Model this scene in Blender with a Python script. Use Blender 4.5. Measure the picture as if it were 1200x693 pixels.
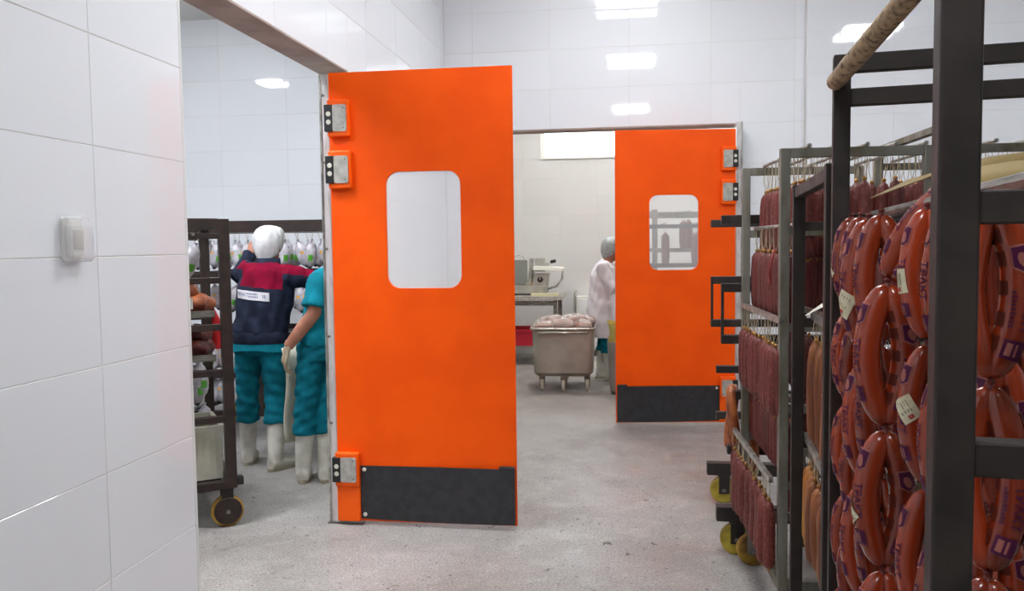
import bpy, bmesh, math, random
from mathutils import Vector, Matrix, Quaternion
from mathutils.bvhtree import BVHTree
random.seed(7)
for o in list(bpy.data.objects): bpy.data.objects.remove(o)
scene = bpy.context.scene
C = scene.collection
V = Vector; PI = math.pi

# ------------------------------------------------------------------ camera
F, YAW, PITCH, ROLL = 976.3, .14316, .0609, -.01235
fwd = V((-math.sin(YAW)*math.cos(PITCH), math.cos(YAW)*math.cos(PITCH), -math.sin(PITCH)))
rgt = V((math.cos(YAW), math.sin(YAW), 0)); up_ = rgt.cross(fwd)
r2 = rgt*math.cos(ROLL) + up_*math.sin(ROLL); u2 = r2.cross(fwd)
cd = bpy.data.cameras.new('camera'); cam = bpy.data.objects.new('camera', cd); C.objects.link(cam)
cd.sensor_fit = 'HORIZONTAL'; cd.sensor_width = 36; cd.lens = F/1200*36; cd.clip_start = .02
cam.matrix_world = Matrix(((r2.x, u2.x, -fwd.x, 0), (r2.y, u2.y, -fwd.y, 0), (r2.z, u2.z, -fwd.z, 1.5), (0, 0, 0, 1)))
scene.camera = cam

# ------------------------------------------------------------------ world, exposure
w = bpy.data.worlds.new('overcast_sky'); scene.world = w; w.use_nodes = True
bg = w.node_tree.nodes['Background']; bg.inputs[0].default_value = (.86, .93, 1, 1); bg.inputs[1].default_value = 6.0
scene.view_settings.view_transform = 'Standard'; scene.view_settings.look = 'None'
scene.view_settings.gamma = 1; scene.view_settings.use_curve_mapping = False
scene.view_settings.exposure = 0.58
LAMP_HALL, LAMP_SIDE, LAMP_FAR = 41.0, 52.0, 44.0      # emission of the ceiling panels

# ------------------------------------------------------------------ materials
def lin(c):
    if isinstance(c, str):
        c = [int(c[i:i+2], 16)/255 for i in (0, 2, 4)]
        c = [x/12.92 if x <= .04045 else ((x+.055)/1.055)**2.4 for x in c]
    return (c[0], c[1], c[2], 1)
MATS = {}
def mat(name, col, rough=.5, metal=0, col2=None, nscale=8, ndetail=4, lo=.4, hi=.6, bump=0, bscale=60, rnd=0, spec=.5,
        coat=0, alpha=1, trans=0, emit=0, stretch=None, rvar=0):
    m = bpy.data.materials.new(name); m.use_nodes = True; nt = m.node_tree; N = nt.nodes; L = nt.links
    b = N['Principled BSDF']
    b.inputs['Base Color'].default_value = lin(col); b.inputs['Roughness'].default_value = rough
    b.inputs['Metallic'].default_value = metal; b.inputs['Specular IOR Level'].default_value = spec
    b.inputs['Coat Weight'].default_value = coat; b.inputs['Alpha'].default_value = alpha
    b.inputs['Transmission Weight'].default_value = trans
    if emit:
        b.inputs['Emission Color'].default_value = lin(col); b.inputs['Emission Strength'].default_value = emit
    tc = N.new('ShaderNodeTexCoord'); vec = tc.outputs['Object']
    if stretch:
        mp = N.new('ShaderNodeMapping'); mp.inputs['Scale'].default_value = stretch
        L.new(vec, mp.inputs[0]); vec = mp.outputs[0]
    out = None
    if col2 is not None:
        n = N.new('ShaderNodeTexNoise'); n.inputs['Scale'].default_value = nscale; n.inputs['Detail'].default_value = ndetail
        L.new(vec, n.inputs['Vector'])
        r = N.new('ShaderNodeMapRange'); r.inputs[1].default_value = lo; r.inputs[2].default_value = hi
        L.new(n.outputs['Fac'], r.inputs[0])
        x = N.new('ShaderNodeMix'); x.data_type = 'RGBA'; x.inputs[6].default_value = lin(col); x.inputs[7].default_value = lin(col2)
        L.new(r.outputs[0], x.inputs[0]); out = x.outputs[2]
        if rvar:
            rr = N.new('ShaderNodeMapRange'); rr.inputs[3].default_value = rough; rr.inputs[4].default_value = rough+rvar
            L.new(r.outputs[0], rr.inputs[0]); L.new(rr.outputs[0], b.inputs['Roughness'])
    if rnd:
        oi = N.new('ShaderNodeObjectInfo'); mr = N.new('ShaderNodeMapRange')
        mr.inputs[3].default_value = 1-rnd; mr.inputs[4].default_value = 1+rnd*.35
        L.new(oi.outputs['Random'], mr.inputs[0])
        hs = N.new('ShaderNodeHueSaturation'); L.new(mr.outputs[0], hs.inputs['Value'])
        if out: L.new(out, hs.inputs['Color'])
        else: hs.inputs['Color'].default_value = lin(col)
        out = hs.outputs[0]
    if out: L.new(out, b.inputs['Base Color'])
    if bump:
        n = N.new('ShaderNodeTexNoise'); n.inputs['Scale'].default_value = bscale; n.inputs['Detail'].default_value = 3
        L.new(vec, n.inputs['Vector'])
        bp = N.new('ShaderNodeBump'); bp.inputs['Strength'].default_value = bump; bp.inputs['Distance'].default_value = .01
        L.new(n.outputs['Fac'], bp.inputs['Height']); L.new(bp.outputs[0], b.inputs['Normal'])
    MATS[name] = m
    return m
mat('tile', 'eef0f5', .035, rnd=.03, spec=.5, bump=.006, bscale=5)
mat('tile_far', 'dedede', .12, rnd=.03, bump=.01, bscale=5)
mat('grout', 'dbd9d2', .8, col2='cbc7bb', nscale=3)
mat('plaster', 'e4e4e4', .8, col2='d9d9d8', nscale=2)
mat('soffit', 'b3a39b', .6, col2='9f8d84', nscale=5, bump=.1)
mat('ceiling', 'e6e6e4', .9)
mat('orange', 'fa5800', .5, col2='f25200', nscale=3, bump=.05, bscale=140, spec=.2)
mat('orange_box', 'fa5e02', .42, spec=.3)
mat('rubber', '232326', .6, col2='2e2d30', nscale=20)
mat('steel', 'bdbab3', .38, .35, col2='a8a49c', nscale=25, bump=.02, rvar=.15)
mat('steel_dark', '8d8a84', .42, .8, col2='6f6b64', nscale=10, stretch=(1, 1, 6), rvar=.15)
mat('tote_steel', 'aaa59c', .4, .35, col2='989288', nscale=3, rvar=.1)
mat('bolt', 'd8d3c6', .4, .3)
mat('frame_metal', 'd4d2d2', .4, .3, col2='a9a39c', nscale=7, lo=.5, hi=.75, stretch=(6, 6, 1))
mat('black_steel', '282220', .5, .2, col2='352d29', nscale=14, bump=.06, bscale=90, rvar=.15)
mat('brown_steel', '261c1a', .5, .2, col2='32251f', nscale=14, bump=.06, bscale=90)
mat('grey_steel', '86837a', .5, .3, col2='67624f', nscale=9, lo=.42, hi=.62, bump=.05, stretch=(1, 1, .4), rvar=.2)
mat('bright_steel', 'c9c8c2', .3, .8, col2='9a978e', nscale=16)
mat('wheel', 'b9a438', .55, col2='8f7a24', nscale=10)
mat('wheel_dirty', 'a8822c', .6, col2='6f4a1c', nscale=9)
mat('pole', 'ab9272', .75, col2='4d3c2e', nscale=60, ndetail=8, lo=.45, hi=.68, bump=.15)
mat('glass', 'f2f6f6', .05, trans=1, spec=.4)
mat('glass_window', 'f4f7f8', .02, alpha=.22, spec=.5)
mat('clear', 'f4f2f6', .08, alpha=.22, spec=.6)
mat('white_plastic', 'e9e7e2', .4)
mat('grey_plastic', '8b8985', .5, col2='7b7874', nscale=5)
mat('crate_white', 'cfcdc0', .5, col2='bab7a7', nscale=6)
mat('crate_red', 'b8122e', .45)
mat('board_red', 'b52224', .5)
mat('salami', '6d2b25', .5, col2='8d4a41', nscale=75, ndetail=5, lo=.5, hi=.75, rnd=.3, bump=.35, bscale=120)
mat('salami_tan', '9a5c2e', .45, col2='7d4320', nscale=14, rnd=.25, bump=.3, bscale=70, stretch=(1, 1, .35))
mat('salami_yellow', 'c9931f', .45, col2='a86a22', nscale=10, rnd=.15, bump=.3, bscale=70, stretch=(1, 1, .35))
mat('string', 'b5a68c', .8)
mat('clip_gold', 'a5773a', .4, .4)
mat('sausage', '8c2a12', .22, col2='a63f1c', nscale=5, lo=.35, hi=.65, rnd=.35, bump=.05, bscale=30, coat=.4)
mat('sausage_tip', '5c1a10', .5)
mat('print_purple', '501c3e', .4, spec=.15)
mat('print_pale', 'a06258', .4, spec=.15)
mat('print_brown', '5a2216', .4, spec=.15)
mat('paper_tag', 'd9d2b4', .7, col2='cfc7a4', nscale=30)
mat('tag_ink', '7d7a68', .7)
mat('tag_red', 'b0322c', .6)
mat('kraft', '9c8550', .75, col2='8a7443', nscale=6)
mat('paper', 'd8d6c8', .7)
mat('pink_tag', 'c5474f', .6)
mat('ham', 'c6c1c8', .28, col2='756e7c', nscale=22, lo=.45, hi=.75, rnd=.2, bump=.7, bscale=30)
mat('ham_tip', '4c4548', .5)
mat('sticker_green', '4f9a2c', .45)
mat('sticker_yellow', 'e0a020', .45)
mat('meat', 'b0622f', .35, col2='702c1a', nscale=12, rnd=.2, bump=.3, bscale=40)
mat('meat_dark', '6e2a1e', .4, col2='4e1a14', nscale=12, bump=.3, bscale=40)
mat('bag', 'f2efee', .1, alpha=.33, bump=.9, bscale=24, spec=1)
mat('yellow_bag', 'd8c878', .3, col2='c3ad50', nscale=12, bump=.4, bscale=30)
mat('skin', 'a87460', .5, col2='97634f', nscale=12, spec=.3)
mat('hair', '3a2a22', .6)
mat('eye', '2a2220', .3)
mat('lip', '8a4a44', .5)
mat('navy', '1b2030', .9, spec=.15, col2='252b3d', nscale=14, bump=.35, bscale=22)
mat('maroon', '7a0028', .9, spec=.15, col2='680020', nscale=14, bump=.3, bscale=22)
mat('teal', '0a6c7e', .9, spec=.15, col2='0a6070', nscale=9, bump=.6, bscale=14)
mat('teal_light', '0c7a8c', .9, spec=.15, col2='0c6c7c', nscale=9, bump=.5, bscale=14)
mat('boot', 'd2cfc6', .45, col2='bcb8ab', nscale=9)
mat('boot_sole', 'a39a86', .6)
mat('cap_cloth', 'cfcecf', .9, spec=.1, col2='bdbcbf', nscale=14, bump=1.0, bscale=22)
mat('coat_cloth', 'e2dfe6', .9, spec=.15, col2='dad6df', nscale=8, bump=.5, bscale=16)
mat('net_cap', 'a9afb2', .7, col2='939a9d', nscale=40)
mat('glove', 'c9bda4', .8, col2='a08f74', nscale=16, bump=.3)
mat('apron', 'd9d4c0', .5)
mat('patch', 'd8d6da', .7)
mat('patch_ink', '3a3f78', .7)
mat('cream_board', 'd8d2ac', .5)
mat('slicer', 'b9b7b2', .3, .5, col2='a5a39d', nscale=8)
mat('slicer_glass', '8d908c', .2, .3)
mat('knob_black', '1c1c1e', .4)
def emis(name, col, s):
    m = bpy.data.materials.new(name); m.use_nodes = True; nt = m.node_tree
    for n in list(nt.nodes): nt.nodes.remove(n)
    e = nt.nodes.new('ShaderNodeEmission'); e.inputs[0].default_value = (*col, 1); e.inputs[1].default_value = s
    o = nt.nodes.new('ShaderNodeOutputMaterial'); nt.links.new(e.outputs[0], o.inputs[0]); MATS[name] = m
emis('lamp_hall_dim', (.955, .985, 1), LAMP_HALL*.45); emis('lamp_hall', (.955, .985, 1), LAMP_HALL); emis('lamp_side', (.90, .94, 1), LAMP_SIDE); emis('lamp_far', (1, .98, .94), LAMP_FAR)
# concrete floor: pale grey, mottled, scuffed, dark specks
def floor_mat():
    m = bpy.data.materials.new('concrete'); m.use_nodes = True; N = m.node_tree.nodes; L = m.node_tree.links; b = N['Principled BSDF']
    tc = N.new('ShaderNodeTexCoord')
    def noise(s, d, lo, hi, dist=0):
        n = N.new('ShaderNodeTexNoise'); n.inputs['Scale'].default_value = s; n.inputs['Detail'].default_value = d
        n.inputs['Distortion'].default_value = dist
        r = N.new('ShaderNodeMapRange'); r.inputs[1].default_value = lo; r.inputs[2].default_value = hi
        L.new(tc.outputs['Object'], n.inputs['Vector']); L.new(n.outputs['Fac'], r.inputs[0]); return r.outputs[0]
    def mix(f, a, c):
        x = N.new('ShaderNodeMix'); x.data_type = 'RGBA'; L.new(f, x.inputs[0])
        if isinstance(a, str): x.inputs[6].default_value = lin(a)
        else: L.new(a, x.inputs[6])
        x.inputs[7].default_value = lin(c); return x.outputs[2]
    c = mix(noise(1.1, 5, .35, .65, .6), 'a19d9a', '8f8a86')
    c = mix(noise(9, 8, .5, .95, .5), c, 'b8b4b0')
    c = mix(noise(85, 5, .42, .72), c, '7b766f')
    c = mix(noise(120, 3, .56, .72), c, 'c3c0bc')
    c = mix(noise(2.2, 6, .62, .8, 2), c, '827c75')
    c = mix(noise(42, 3, .66, .70), c, '4e463f')
    c = mix(noise(19, 2, .70, .73, 1), c, '5a5148')
    L.new(c, b.inputs['Base Color'])
    rr = N.new('ShaderNodeMapRange'); rr.inputs[3].default_value = .32; rr.inputs[4].default_value = .62
    L.new(noise(3, 5, .35, .65), rr.inputs[0]); L.new(rr.outputs[0], b.inputs['Roughness'])
    bp = N.new('ShaderNodeBump'); bp.inputs['Strength'].default_value = .12; bp.inputs['Distance'].default_value = .01
    L.new(noise(60, 6, 0, 1), bp.inputs['Height']); L.new(bp.outputs[0], b.inputs['Normal']); MATS['concrete'] = m
floor_mat()

# ------------------------------------------------------------------ mesh helpers
class B:
    def __init__(s): s.v = []; s.f = []; s.m = []; s.mi = 0
    def add(s, vs, fs):
        k = len(s.v); s.v += [tuple(v) for v in vs]; s.f += [[i+k for i in f] for f in fs]; s.m += [s.mi]*len(fs); return s
    def box(s, lo, hi):
        (a, b, c), (d, e, f) = lo, hi
        return s.add([(a, b, c), (d, b, c), (d, e, c), (a, e, c), (a, b, f), (d, b, f), (d, e, f), (a, e, f)],
                     [(3, 2, 1, 0), (4, 5, 6, 7), (0, 1, 5, 4), (1, 2, 6, 5), (2, 3, 7, 6), (3, 0, 4, 7)])
    def beam(s, p, q, w, h=None, up=(0, 0, 1)):
        p, q, up = V(p), V(q), V(up); h = h or w; t = (q-p).normalized()
        if abs(t.dot(up)) > .99: up = V((0, 1, 0))
        a = t.cross(up).normalized(); b = a.cross(t); a *= w/2; b *= h/2
        return s.add([p-a-b, p+a-b, p+a+b, p-a+b, q-a-b, q+a-b, q+a+b, q-a+b],
                     [(3, 2, 1, 0), (4, 5, 6, 7), (0, 1, 5, 4), (1, 2, 6, 5), (2, 3, 7, 6), (3, 0, 4, 7)])
    def loft(s, pts, rad, n=12, ref=(0, 1, 0), cap=True):
        pts = [V(p) for p in pts]; ref = V(ref); vs = []; fs = []
        for i, p in enumerate(pts):
            t = (pts[min(i+1, len(pts)-1)]-pts[max(i-1, 0)]).normalized()
            rf = ref if abs(t.dot(ref)) < .95 else V((1, 0, 0))
            a = rf.cross(t).normalized(); b = t.cross(a)
            r = rad[i] if isinstance(rad, (list, tuple)) else rad
            ra, rb = r if isinstance(r, (list, tuple)) else (r, r)
            for k in range(n):
                an = 2*PI*k/n; vs.append(p+a*math.cos(an)*ra+b*math.sin(an)*rb)
        for i in range(len(pts)-1):
            for k in range(n):
                k2 = (k+1) % n; fs.append((i*n+k, i*n+k2, (i+1)*n+k2, (i+1)*n+k))
        if cap:
            fs.append(tuple(reversed(range(n)))); e = (len(pts)-1)*n; fs.append(tuple(range(e, e+n)))
        return s.add(vs, fs)
    def ell(s, c, r, n=14, m=9):
        c = V(c); vs = [c+V((0, 0, -r[2]))]; fs = []
        for i in range(1, m):
            ph = -PI/2+PI*i/m
            for k in range(n):
                th = 2*PI*k/n; vs.append(c+V((r[0]*math.cos(ph)*math.cos(th), r[1]*math.cos(ph)*math.sin(th), r[2]*math.sin(ph))))
        vs.append(c+V((0, 0, r[2]))); top = len(vs)-1
        for k in range(n):
            fs.append((0, 1+(k+1) % n, 1+k)); fs.append((top, top-n+k, top-n+(k+1) % n))
        for i in range(m-2):
            for k in range(n):
                a = 1+i*n; fs.append((a+k, a+(k+1) % n, a+n+(k+1) % n, a+n+k))
        return s.add(vs, fs)
    def lathe(s, c, axis, prof, n=20):
        c = V(c); ax = V(axis).normalized(); h = V((0, 0, 1)) if abs(ax.z) < .9 else V((1, 0, 0))
        a = ax.cross(h).normalized(); b = ax.cross(a); vs = []; fs = []
        for (r, z) in prof:
            for k in range(n):
                an = 2*PI*k/n; vs.append(c+ax*z+(a*math.cos(an)+b*math.sin(an))*r)
        for i in range(len(prof)-1):
            for k in range(n):
                k2 = (k+1) % n; fs.append((i*n+k, i*n+k2, (i+1)*n+k2, (i+1)*n+k))
        fs.append(tuple(reversed(range(n)))); e = (len(prof)-1)*n; fs.append(tuple(range(e, e+n)))
        return s.add(vs, fs)
    def prism(s, poly, fn, t0, t1):          # poly 2-D, fn(u, v, t) -> point
        n = len(poly); vs = [fn(u, v, t0) for u, v in poly]+[fn(u, v, t1) for u, v in poly]
        return s.add(vs, [tuple(reversed(range(n))), tuple(range(n, 2*n))]+[(i, (i+1) % n, n+(i+1) % n, n+i) for i in range(n)])
    def mesh(s, name, mats, smooth=False):
        me = bpy.data.meshes.new(name); me.from_pydata(s.v, [], s.f)
        bm = bmesh.new(); bm.from_mesh(me); bmesh.ops.recalc_face_normals(bm, faces=bm.faces); bm.to_mesh(me); bm.free()
        for m in (mats if isinstance(mats, (list, tuple)) else [mats]): me.materials.append(MATS[m])
        me.polygons.foreach_set('material_index', s.m)
        if smooth: me.polygons.foreach_set('use_smooth', [True]*len(me.polygons))
        me.update(); return me
def link(name, me, parent=None):
    o = bpy.data.objects.new(name, me); C.objects.link(o)
    if parent: o.parent = parent
    return o
def part(name, b, m, parent=None, smooth=False, bev=0, sub=0, seg=2):
    o = link(name, b.mesh(name, m, smooth) if isinstance(b, B) else b, parent)
    if bev:
        md = o.modifiers.new('bevel', 'BEVEL'); md.width = bev; md.segments = seg; md.limit_method = 'ANGLE'
    if sub:
        md = o.modifiers.new('subsurf', 'SUBSURF'); md.levels = sub; md.render_levels = sub
    return o
def tag(o, label=None, cat=None, group=None, kind=None):
    for k, x in (('label', label), ('category', cat), ('group', group), ('kind', kind)):
        if x: o[k] = x
    return o
def thing(name, label, cat, loc=(0, 0, 0), rotz=0, group=None):
    o = bpy.data.objects.new(name, None); C.objects.link(o); o.empty_display_size = .05
    o.location = loc; o.rotation_euler = (0, 0, rotz); return tag(o, label, cat, group)
def struct(name, b, m, **k): return tag(part(name, b, m, **k), kind='structure')
def copy_tree(o, parent=None):
    c = o.copy(); C.objects.link(c); c.parent = parent
    for ch in KIDS.get(o, ()): copy_tree(ch, c)
    return c
KIDS = {}
class Proto:
    def __init__(s, root):
        s.root = root; s.used = False; s.tree = {}
        def rec(o):
            s.tree[o] = list(o.children)
            for c in s.tree[o]: rec(c)
        rec(root)
    def use(s, M, label=None, cat=None, group=None, name=None):
        if not s.used: o = s.root; s.used = True
        else:
            def rec(o, p):
                c = o.copy(); C.objects.link(c); c.parent = p
                for ch in s.tree[o]: rec(ch, c)
                return c
            o = rec(s.root, None)
        o.matrix_basis = M; tag(o, label, cat, group); return o
    def drop(s):
        if not s.used:
            for o in list(s.tree): bpy.data.objects.remove(o)
def TR(loc, rz=0, s=1): return Matrix.Translation(V(loc)) @ Matrix.Rotation(rz, 4, 'Z') @ Matrix.Scale(s, 4)
def remesh(b, vox, mats, it=6):
    me = bpy.data.meshes.new('tmp'); me.from_pydata(b.v, [], b.f)
    bm = bmesh.new(); bm.from_mesh(me); bmesh.ops.recalc_face_normals(bm, faces=bm.faces); bm.to_mesh(me); bm.free()
    o = bpy.data.objects.new('tmp', me); C.objects.link(o)
    md = o.modifiers.new('r', 'REMESH'); md.mode = 'VOXEL'; md.voxel_size = vox
    if it:
        md = o.modifiers.new('s', 'SMOOTH'); md.factor = .5; md.iterations = it
    dg = bpy.context.evaluated_depsgraph_get(); r = bpy.data.meshes.new_from_object(o.evaluated_get(dg))
    bpy.data.objects.remove(o); bpy.data.meshes.remove(me)
    r.materials.clear()
    for m in (mats if isinstance(mats, (list, tuple)) else [mats]): r.materials.append(MATS[m])
    r.polygons.foreach_set('use_smooth', [True]*len(r.polygons)); return r
TXT = {}
def text_tris(body, size=1, bold=0):           # flat letters as triangles, centred
    if body not in TXT:
        cu = bpy.data.curves.new('t', 'FONT'); cu.body = body; cu.align_x = 'CENTER'; cu.align_y = 'CENTER'; cu.offset = bold; cu.resolution_u = 3
        o = bpy.data.objects.new('t', cu); C.objects.link(o); dg = bpy.context.evaluated_depsgraph_get()
        me = bpy.data.meshes.new_from_object(o.evaluated_get(dg)); bm = bmesh.new(); bm.from_mesh(me)
        bmesh.ops.triangulate(bm, faces=bm.faces)
        TXT[body] = ([(v.co.x, v.co.y) for v in bm.verts], [[v.index for v in f.verts] for f in bm.faces])
        bm.free(); bpy.data.objects.remove(o)
    vs, fs = TXT[body]; return [(x*size, y*size) for x, y in vs], fs
def ticks(n, w_, h_):                          # a row of short strokes: small print too fine to read
    vs = []; fs = []
    for i in range(n):
        x0 = -w_/2+w_*i/n; x1 = x0+w_/n*.55; k = len(vs); hh = h_*(1 if i % 3 else .8)
        vs += [(x0, -h_/2), (x1, -h_/2), (x1, -h_/2+hh), (x0, -h_/2+hh)]; fs += [(k, k+1, k+2), (k, k+2, k+3)]
    return vs, fs
def rrect(u0, v0, u1, v1, r, n=6):
    out = []
    for cx, cy, a0 in ((u1-r, v1-r, 0), (u0+r, v1-r, 90), (u0+r, v0+r, 180), (u1-r, v0+r, 270)):
        for i in range(n+1):
            a = math.radians(a0+90*i/n); out.append((cx+r*math.cos(a), cy+r*math.sin(a)))
    return out
def plate_hole(outer, hole, y0, y1):           # plate in the XZ plane with one hole
    bm = bmesh.new(); es = []
    for lp in (outer, hole):
        vs = [bm.verts.new((x, y0, z)) for x, z in lp]
        es += [bm.edges.new((vs[i], vs[(i+1) % len(vs)])) for i in range(len(vs))]
    bmesh.ops.triangle_fill(bm, edges=es, use_beauty=True, use_dissolve=False)
    r = bmesh.ops.extrude_face_region(bm, geom=list(bm.faces))
    for v in [g for g in r['geom'] if isinstance(g, bmesh.types.BMVert)]: v.co.y = y1
    bmesh.ops.recalc_face_normals(bm, faces=bm.faces)
    b = B(); bm.verts.index_update(); b.add([v.co.copy() for v in bm.verts], [[v.index for v in f.verts] for f in bm.faces]); bm.free(); return b

# ------------------------------------------------------------------ tiled walls
TILE = {}
def tiles(wall, o, u, v, n, U, W, tw, th, u0, v0, holes=(), m='tile', gap=.0018, dep=.006):
    o, u, v, n = V(o), V(u), V(v), V(n); k0 = math.floor((U[0]-u0)/tw); k1 = math.ceil((U[1]-u0)/tw)
    j0 = math.floor((W[0]-v0)/th); j1 = math.ceil((W[1]-v0)/th)
    for j in range(j0, j1):
        for k in range(k0, k1):
            rs = [(max(U[0], u0+k*tw), max(W[0], v0+j*th), min(U[1], u0+(k+1)*tw), min(W[1], v0+(j+1)*th))]
            for (a, b, c, d) in holes:
                nr = []
                for (p, q, r, s) in rs:
                    if r <= a or p >= c or s <= b or q >= d: nr.append((p, q, r, s)); continue
                    if p < a: nr.append((p, q, a, s))
                    if r > c: nr.append((c, q, r, s))
                    if q < b: nr.append((max(p, a), q, min(r, c), b))
                    if s > d: nr.append((max(p, a), d, min(r, c), s))
                rs = nr
            for (p, q, r, s) in rs:
                if r-p < .02 or s-q < .02: continue
                key = (round(r-p, 3), round(s-q, 3), m)
                if key not in TILE:
                    hx, hy, e = key[0]/2-gap/2, key[1]/2-gap/2, .0015; bb = B()
                    bb.add([(-hx, -hy, 0), (hx, -hy, 0), (hx, hy, 0), (-hx, hy, 0), (-hx, -hy, dep-e), (hx, -hy, dep-e), (hx, hy, dep-e), (-hx, hy, dep-e),
                            (-hx+e, -hy+e, dep), (hx-e, -hy+e, dep), (hx-e, hy-e, dep), (-hx+e, hy-e, dep)],
                           [(0, 1, 5, 4), (1, 2, 6, 5), (2, 3, 7, 6), (3, 0, 4, 7), (4, 5, 9, 8), (5, 6, 10, 9), (6, 7, 11, 10), (7, 4, 8, 11), (8, 9, 10, 11)])
                    TILE[key] = bb.mesh('tile', m)
                t = link('tile', TILE[key], wall); pos = o+u*(p+r)/2+v*(q+s)/2
                w_ = n.normalized(); uu = u; vv = v
                if uu.cross(vv).dot(w_) < 0: uu = -uu
                t.matrix_basis = Matrix(((uu.x, vv.x, w_.x, pos.x), (uu.y, vv.y, w_.y, pos.y), (uu.z, vv.z, w_.z, pos.z), (0, 0, 0, 1)))
X_, Y_, Z_ = (1, 0, 0), (0, 1, 0), (0, 0, 1)

# ------------------------------------------------------------------ the setting
struct('floor', B().box((-8, -6, -.1), (5.2, 11.7, 0)), 'concrete')
struct('ceiling', B().box((-1.78, -6, 3.9), (5.2, 11.7, 4.0)), 'ceiling')
struct('ceiling_side_room', B().box((-8, -6, 3.68), (-1.78, 11.7, 4.0)), 'ceiling')
YF, XL, WT = 7.15, -1.6, .172
wl = struct('wall_left', B().box((XL-WT, -6, 0), (XL-.0015, 2.84, 3.9)).box((XL-WT, 2.84, 2.5), (XL-.0015, 4.64, 3.9)).box((XL-WT, 4.64, 0), (XL-.0015, YF+.2, 3.9)), 'grout')
tiles(wl, (XL-.006, 0, 0), Y_, Z_, X_, (-2.4, YF), (0, 3.9), .667, .3335, 2.32, .145, [(2.84, -1, 4.64, 2.5)])
struct('trim_1', B().box((XL-WT-.002, 2.84, 2.492), (XL+.001, 4.64, 2.502)), 'soffit')
struct('trim_2', B().box((XL-WT-.003, 2.828, 0), (XL+.001, 2.842, 2.5)), 'plaster')
wb = struct('wall_back', B().box((XL, YF+.0015, 0), (-1.13, YF+.2, 3.9)).box((-1.13, YF+.0015, 2.48), (.885, YF+.2, 3.9)).box((.885, YF+.0015, 0), (5.2, YF+.2, 3.9)), 'grout')
tiles(wb, (0, YF+.006, 0), X_, Z_, (0, -1, 0), (XL, 1.4), (0, 3.9), .667, .3335, -.015, .145, [(-1.13, -1, .885, 2.48)])
struct('trim_3', B().box((-1.13, YF-.002, 2.47), (.885, YF+.2, 2.482)), 'soffit')
wbr = struct('wall_back_step', B().box((1.405, YF-.0585, 0), (5.2, YF+.01, 3.9)), 'plaster')
tiles(wbr, (0, YF-.054, 0), X_, Z_, (0, -1, 0), (1.405, 5.2), (0, 3.9), .667, .3335, 1.405, .175)
struct('wall_right', B().box((5.2, -6, 0), (5.3, YF+.2, 3.9)), 'tile')
struct('wall_rear', B().box((-8, -6.1, 0), (5.2, -6, 3.9)), 'plaster')
# side room behind the open door
ws = struct('wall_side_room', B().box((-8, 7.6015, 0), (-1.772, 7.75, 3.68)), 'grout')
tiles(ws, (0, 7.606, 0), X_, Z_, (0, -1, 0), (-6.4, -1.772), (0, 3.68), .667, .3335, -3.9, .095)
struct('wall_side_room_left', B().box((-8.1, -6, 0), (-8, 7.7, 3.68)), 'tile')
# packing room behind the far door
YP = 11.3
wp = struct('wall_far', B().box((-4, YP+.0015, 0), (-1.21, YP+.2, 3.9)).box((-1.21, YP+.0015, 0), (.6, YP+.2, 2.65)).box((-1.21, YP+.0015, 3.5), (.6, YP+.2, 3.9)).box((.6, YP+.0015, 0), (4, YP+.2, 3.9)), 'grout')
tiles(wp, (0, YP+.006, 0), X_, Z_, (0, -1, 0), (-2.4, 2.0), (0, 3.9), .5, .255, -1.46, .10, [(-1.21, 2.65, .6, 3.5)], 'tile_far')
struct('wall_far_left', B().box((-4.1, 7.75, 0), (-4, YP, 3.9)), 'tile_far')
struct('wall_far_right', B().box((4, YF+.2, 0), (4.1, YP, 3.9)), 'tile_far')
wn = struct('window_1', B().box((-1.21, YP+.08, 2.65), (-1.17, YP+.13, 3.5)).box((.56, YP+.08, 2.65), (.6, YP+.13, 3.5)).box((-1.17, YP+.08, 2.65), (.56, YP+.13, 2.69)).box((-1.17, YP+.08, 3.46), (.56, YP+.13, 3.5)), 'white_plastic')
part('mullion', B().box((-.125, YP+.08, 2.69), (-.085, YP+.13, 3.46)), 'white_plastic', wn)
for a, c in ((-1.17, -.125), (-.085, .56)): part('pane', B().box((a, YP+.1, 2.69), (c, YP+.106, 3.46)), 'glass_window', wn)
part('sill', B().box((-1.21, YP+.0, 2.63), (.6, YP+.13, 2.652)), 'white_plastic', wn)

# ceiling light panels
def lamp(x, y, z, m, label, group, sc=1.0):
    t = thing('ceiling_light', label, 'light', (x, y, z), 0, group)
    t.scale = (sc, sc, 1); f = B()
    for a in (-1, 1):
        f.box((-.31, a*.31-.015 if a > 0 else -.325, -.03), (.31, .325 if a > 0 else -.295, .001)); f.box((.295*a if a > 0 else -.325, -.3, -.03), (.325 if a > 0 else -.295, .3, .001))
    part('frame', f, 'white_plastic', t)
    part('divider', B().box((-.296, -.07, -.06), (.296, .07, .001)), 'white_plastic', t)
    for a in (-1, 1): part('diffuser', B().box((-.295, min(a*.075, a*.295), -.075), (.295, max(a*.075, a*.295), -.012)), m, t, bev=.01)
for x, y in ((-.04, 5.75), (.0, 3.25), (.0, -.65), (2.65, 4.1)):
    lamp(x, y, 3.9, 'lamp_hall_dim' if y > 5 else 'lamp_hall', 'square two-panel ceiling light of the hall, above the grey concrete floor', 'hall ceiling lights')
for x, y, sc in ((-4.6, 4.8, .5), (-3.0, 4.5, 1), (-2.5, 3.3, 1), (-3.2, 1.8, 1)):  # all but the small first one are unseen lamps added to brighten the room
    lamp(x, y, 3.68, 'lamp_side', 'square side room ceiling light above the two workers, one of a set with added fill lamps', 'side room ceiling lights', sc)
for x, y in ((-.9, 9.0), (1.6, 9.4)):
    lamp(x, y, 3.9, 'lamp_far', 'square ceiling light of the packing room beyond the far orange door', 'packing room ceiling lights')

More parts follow.
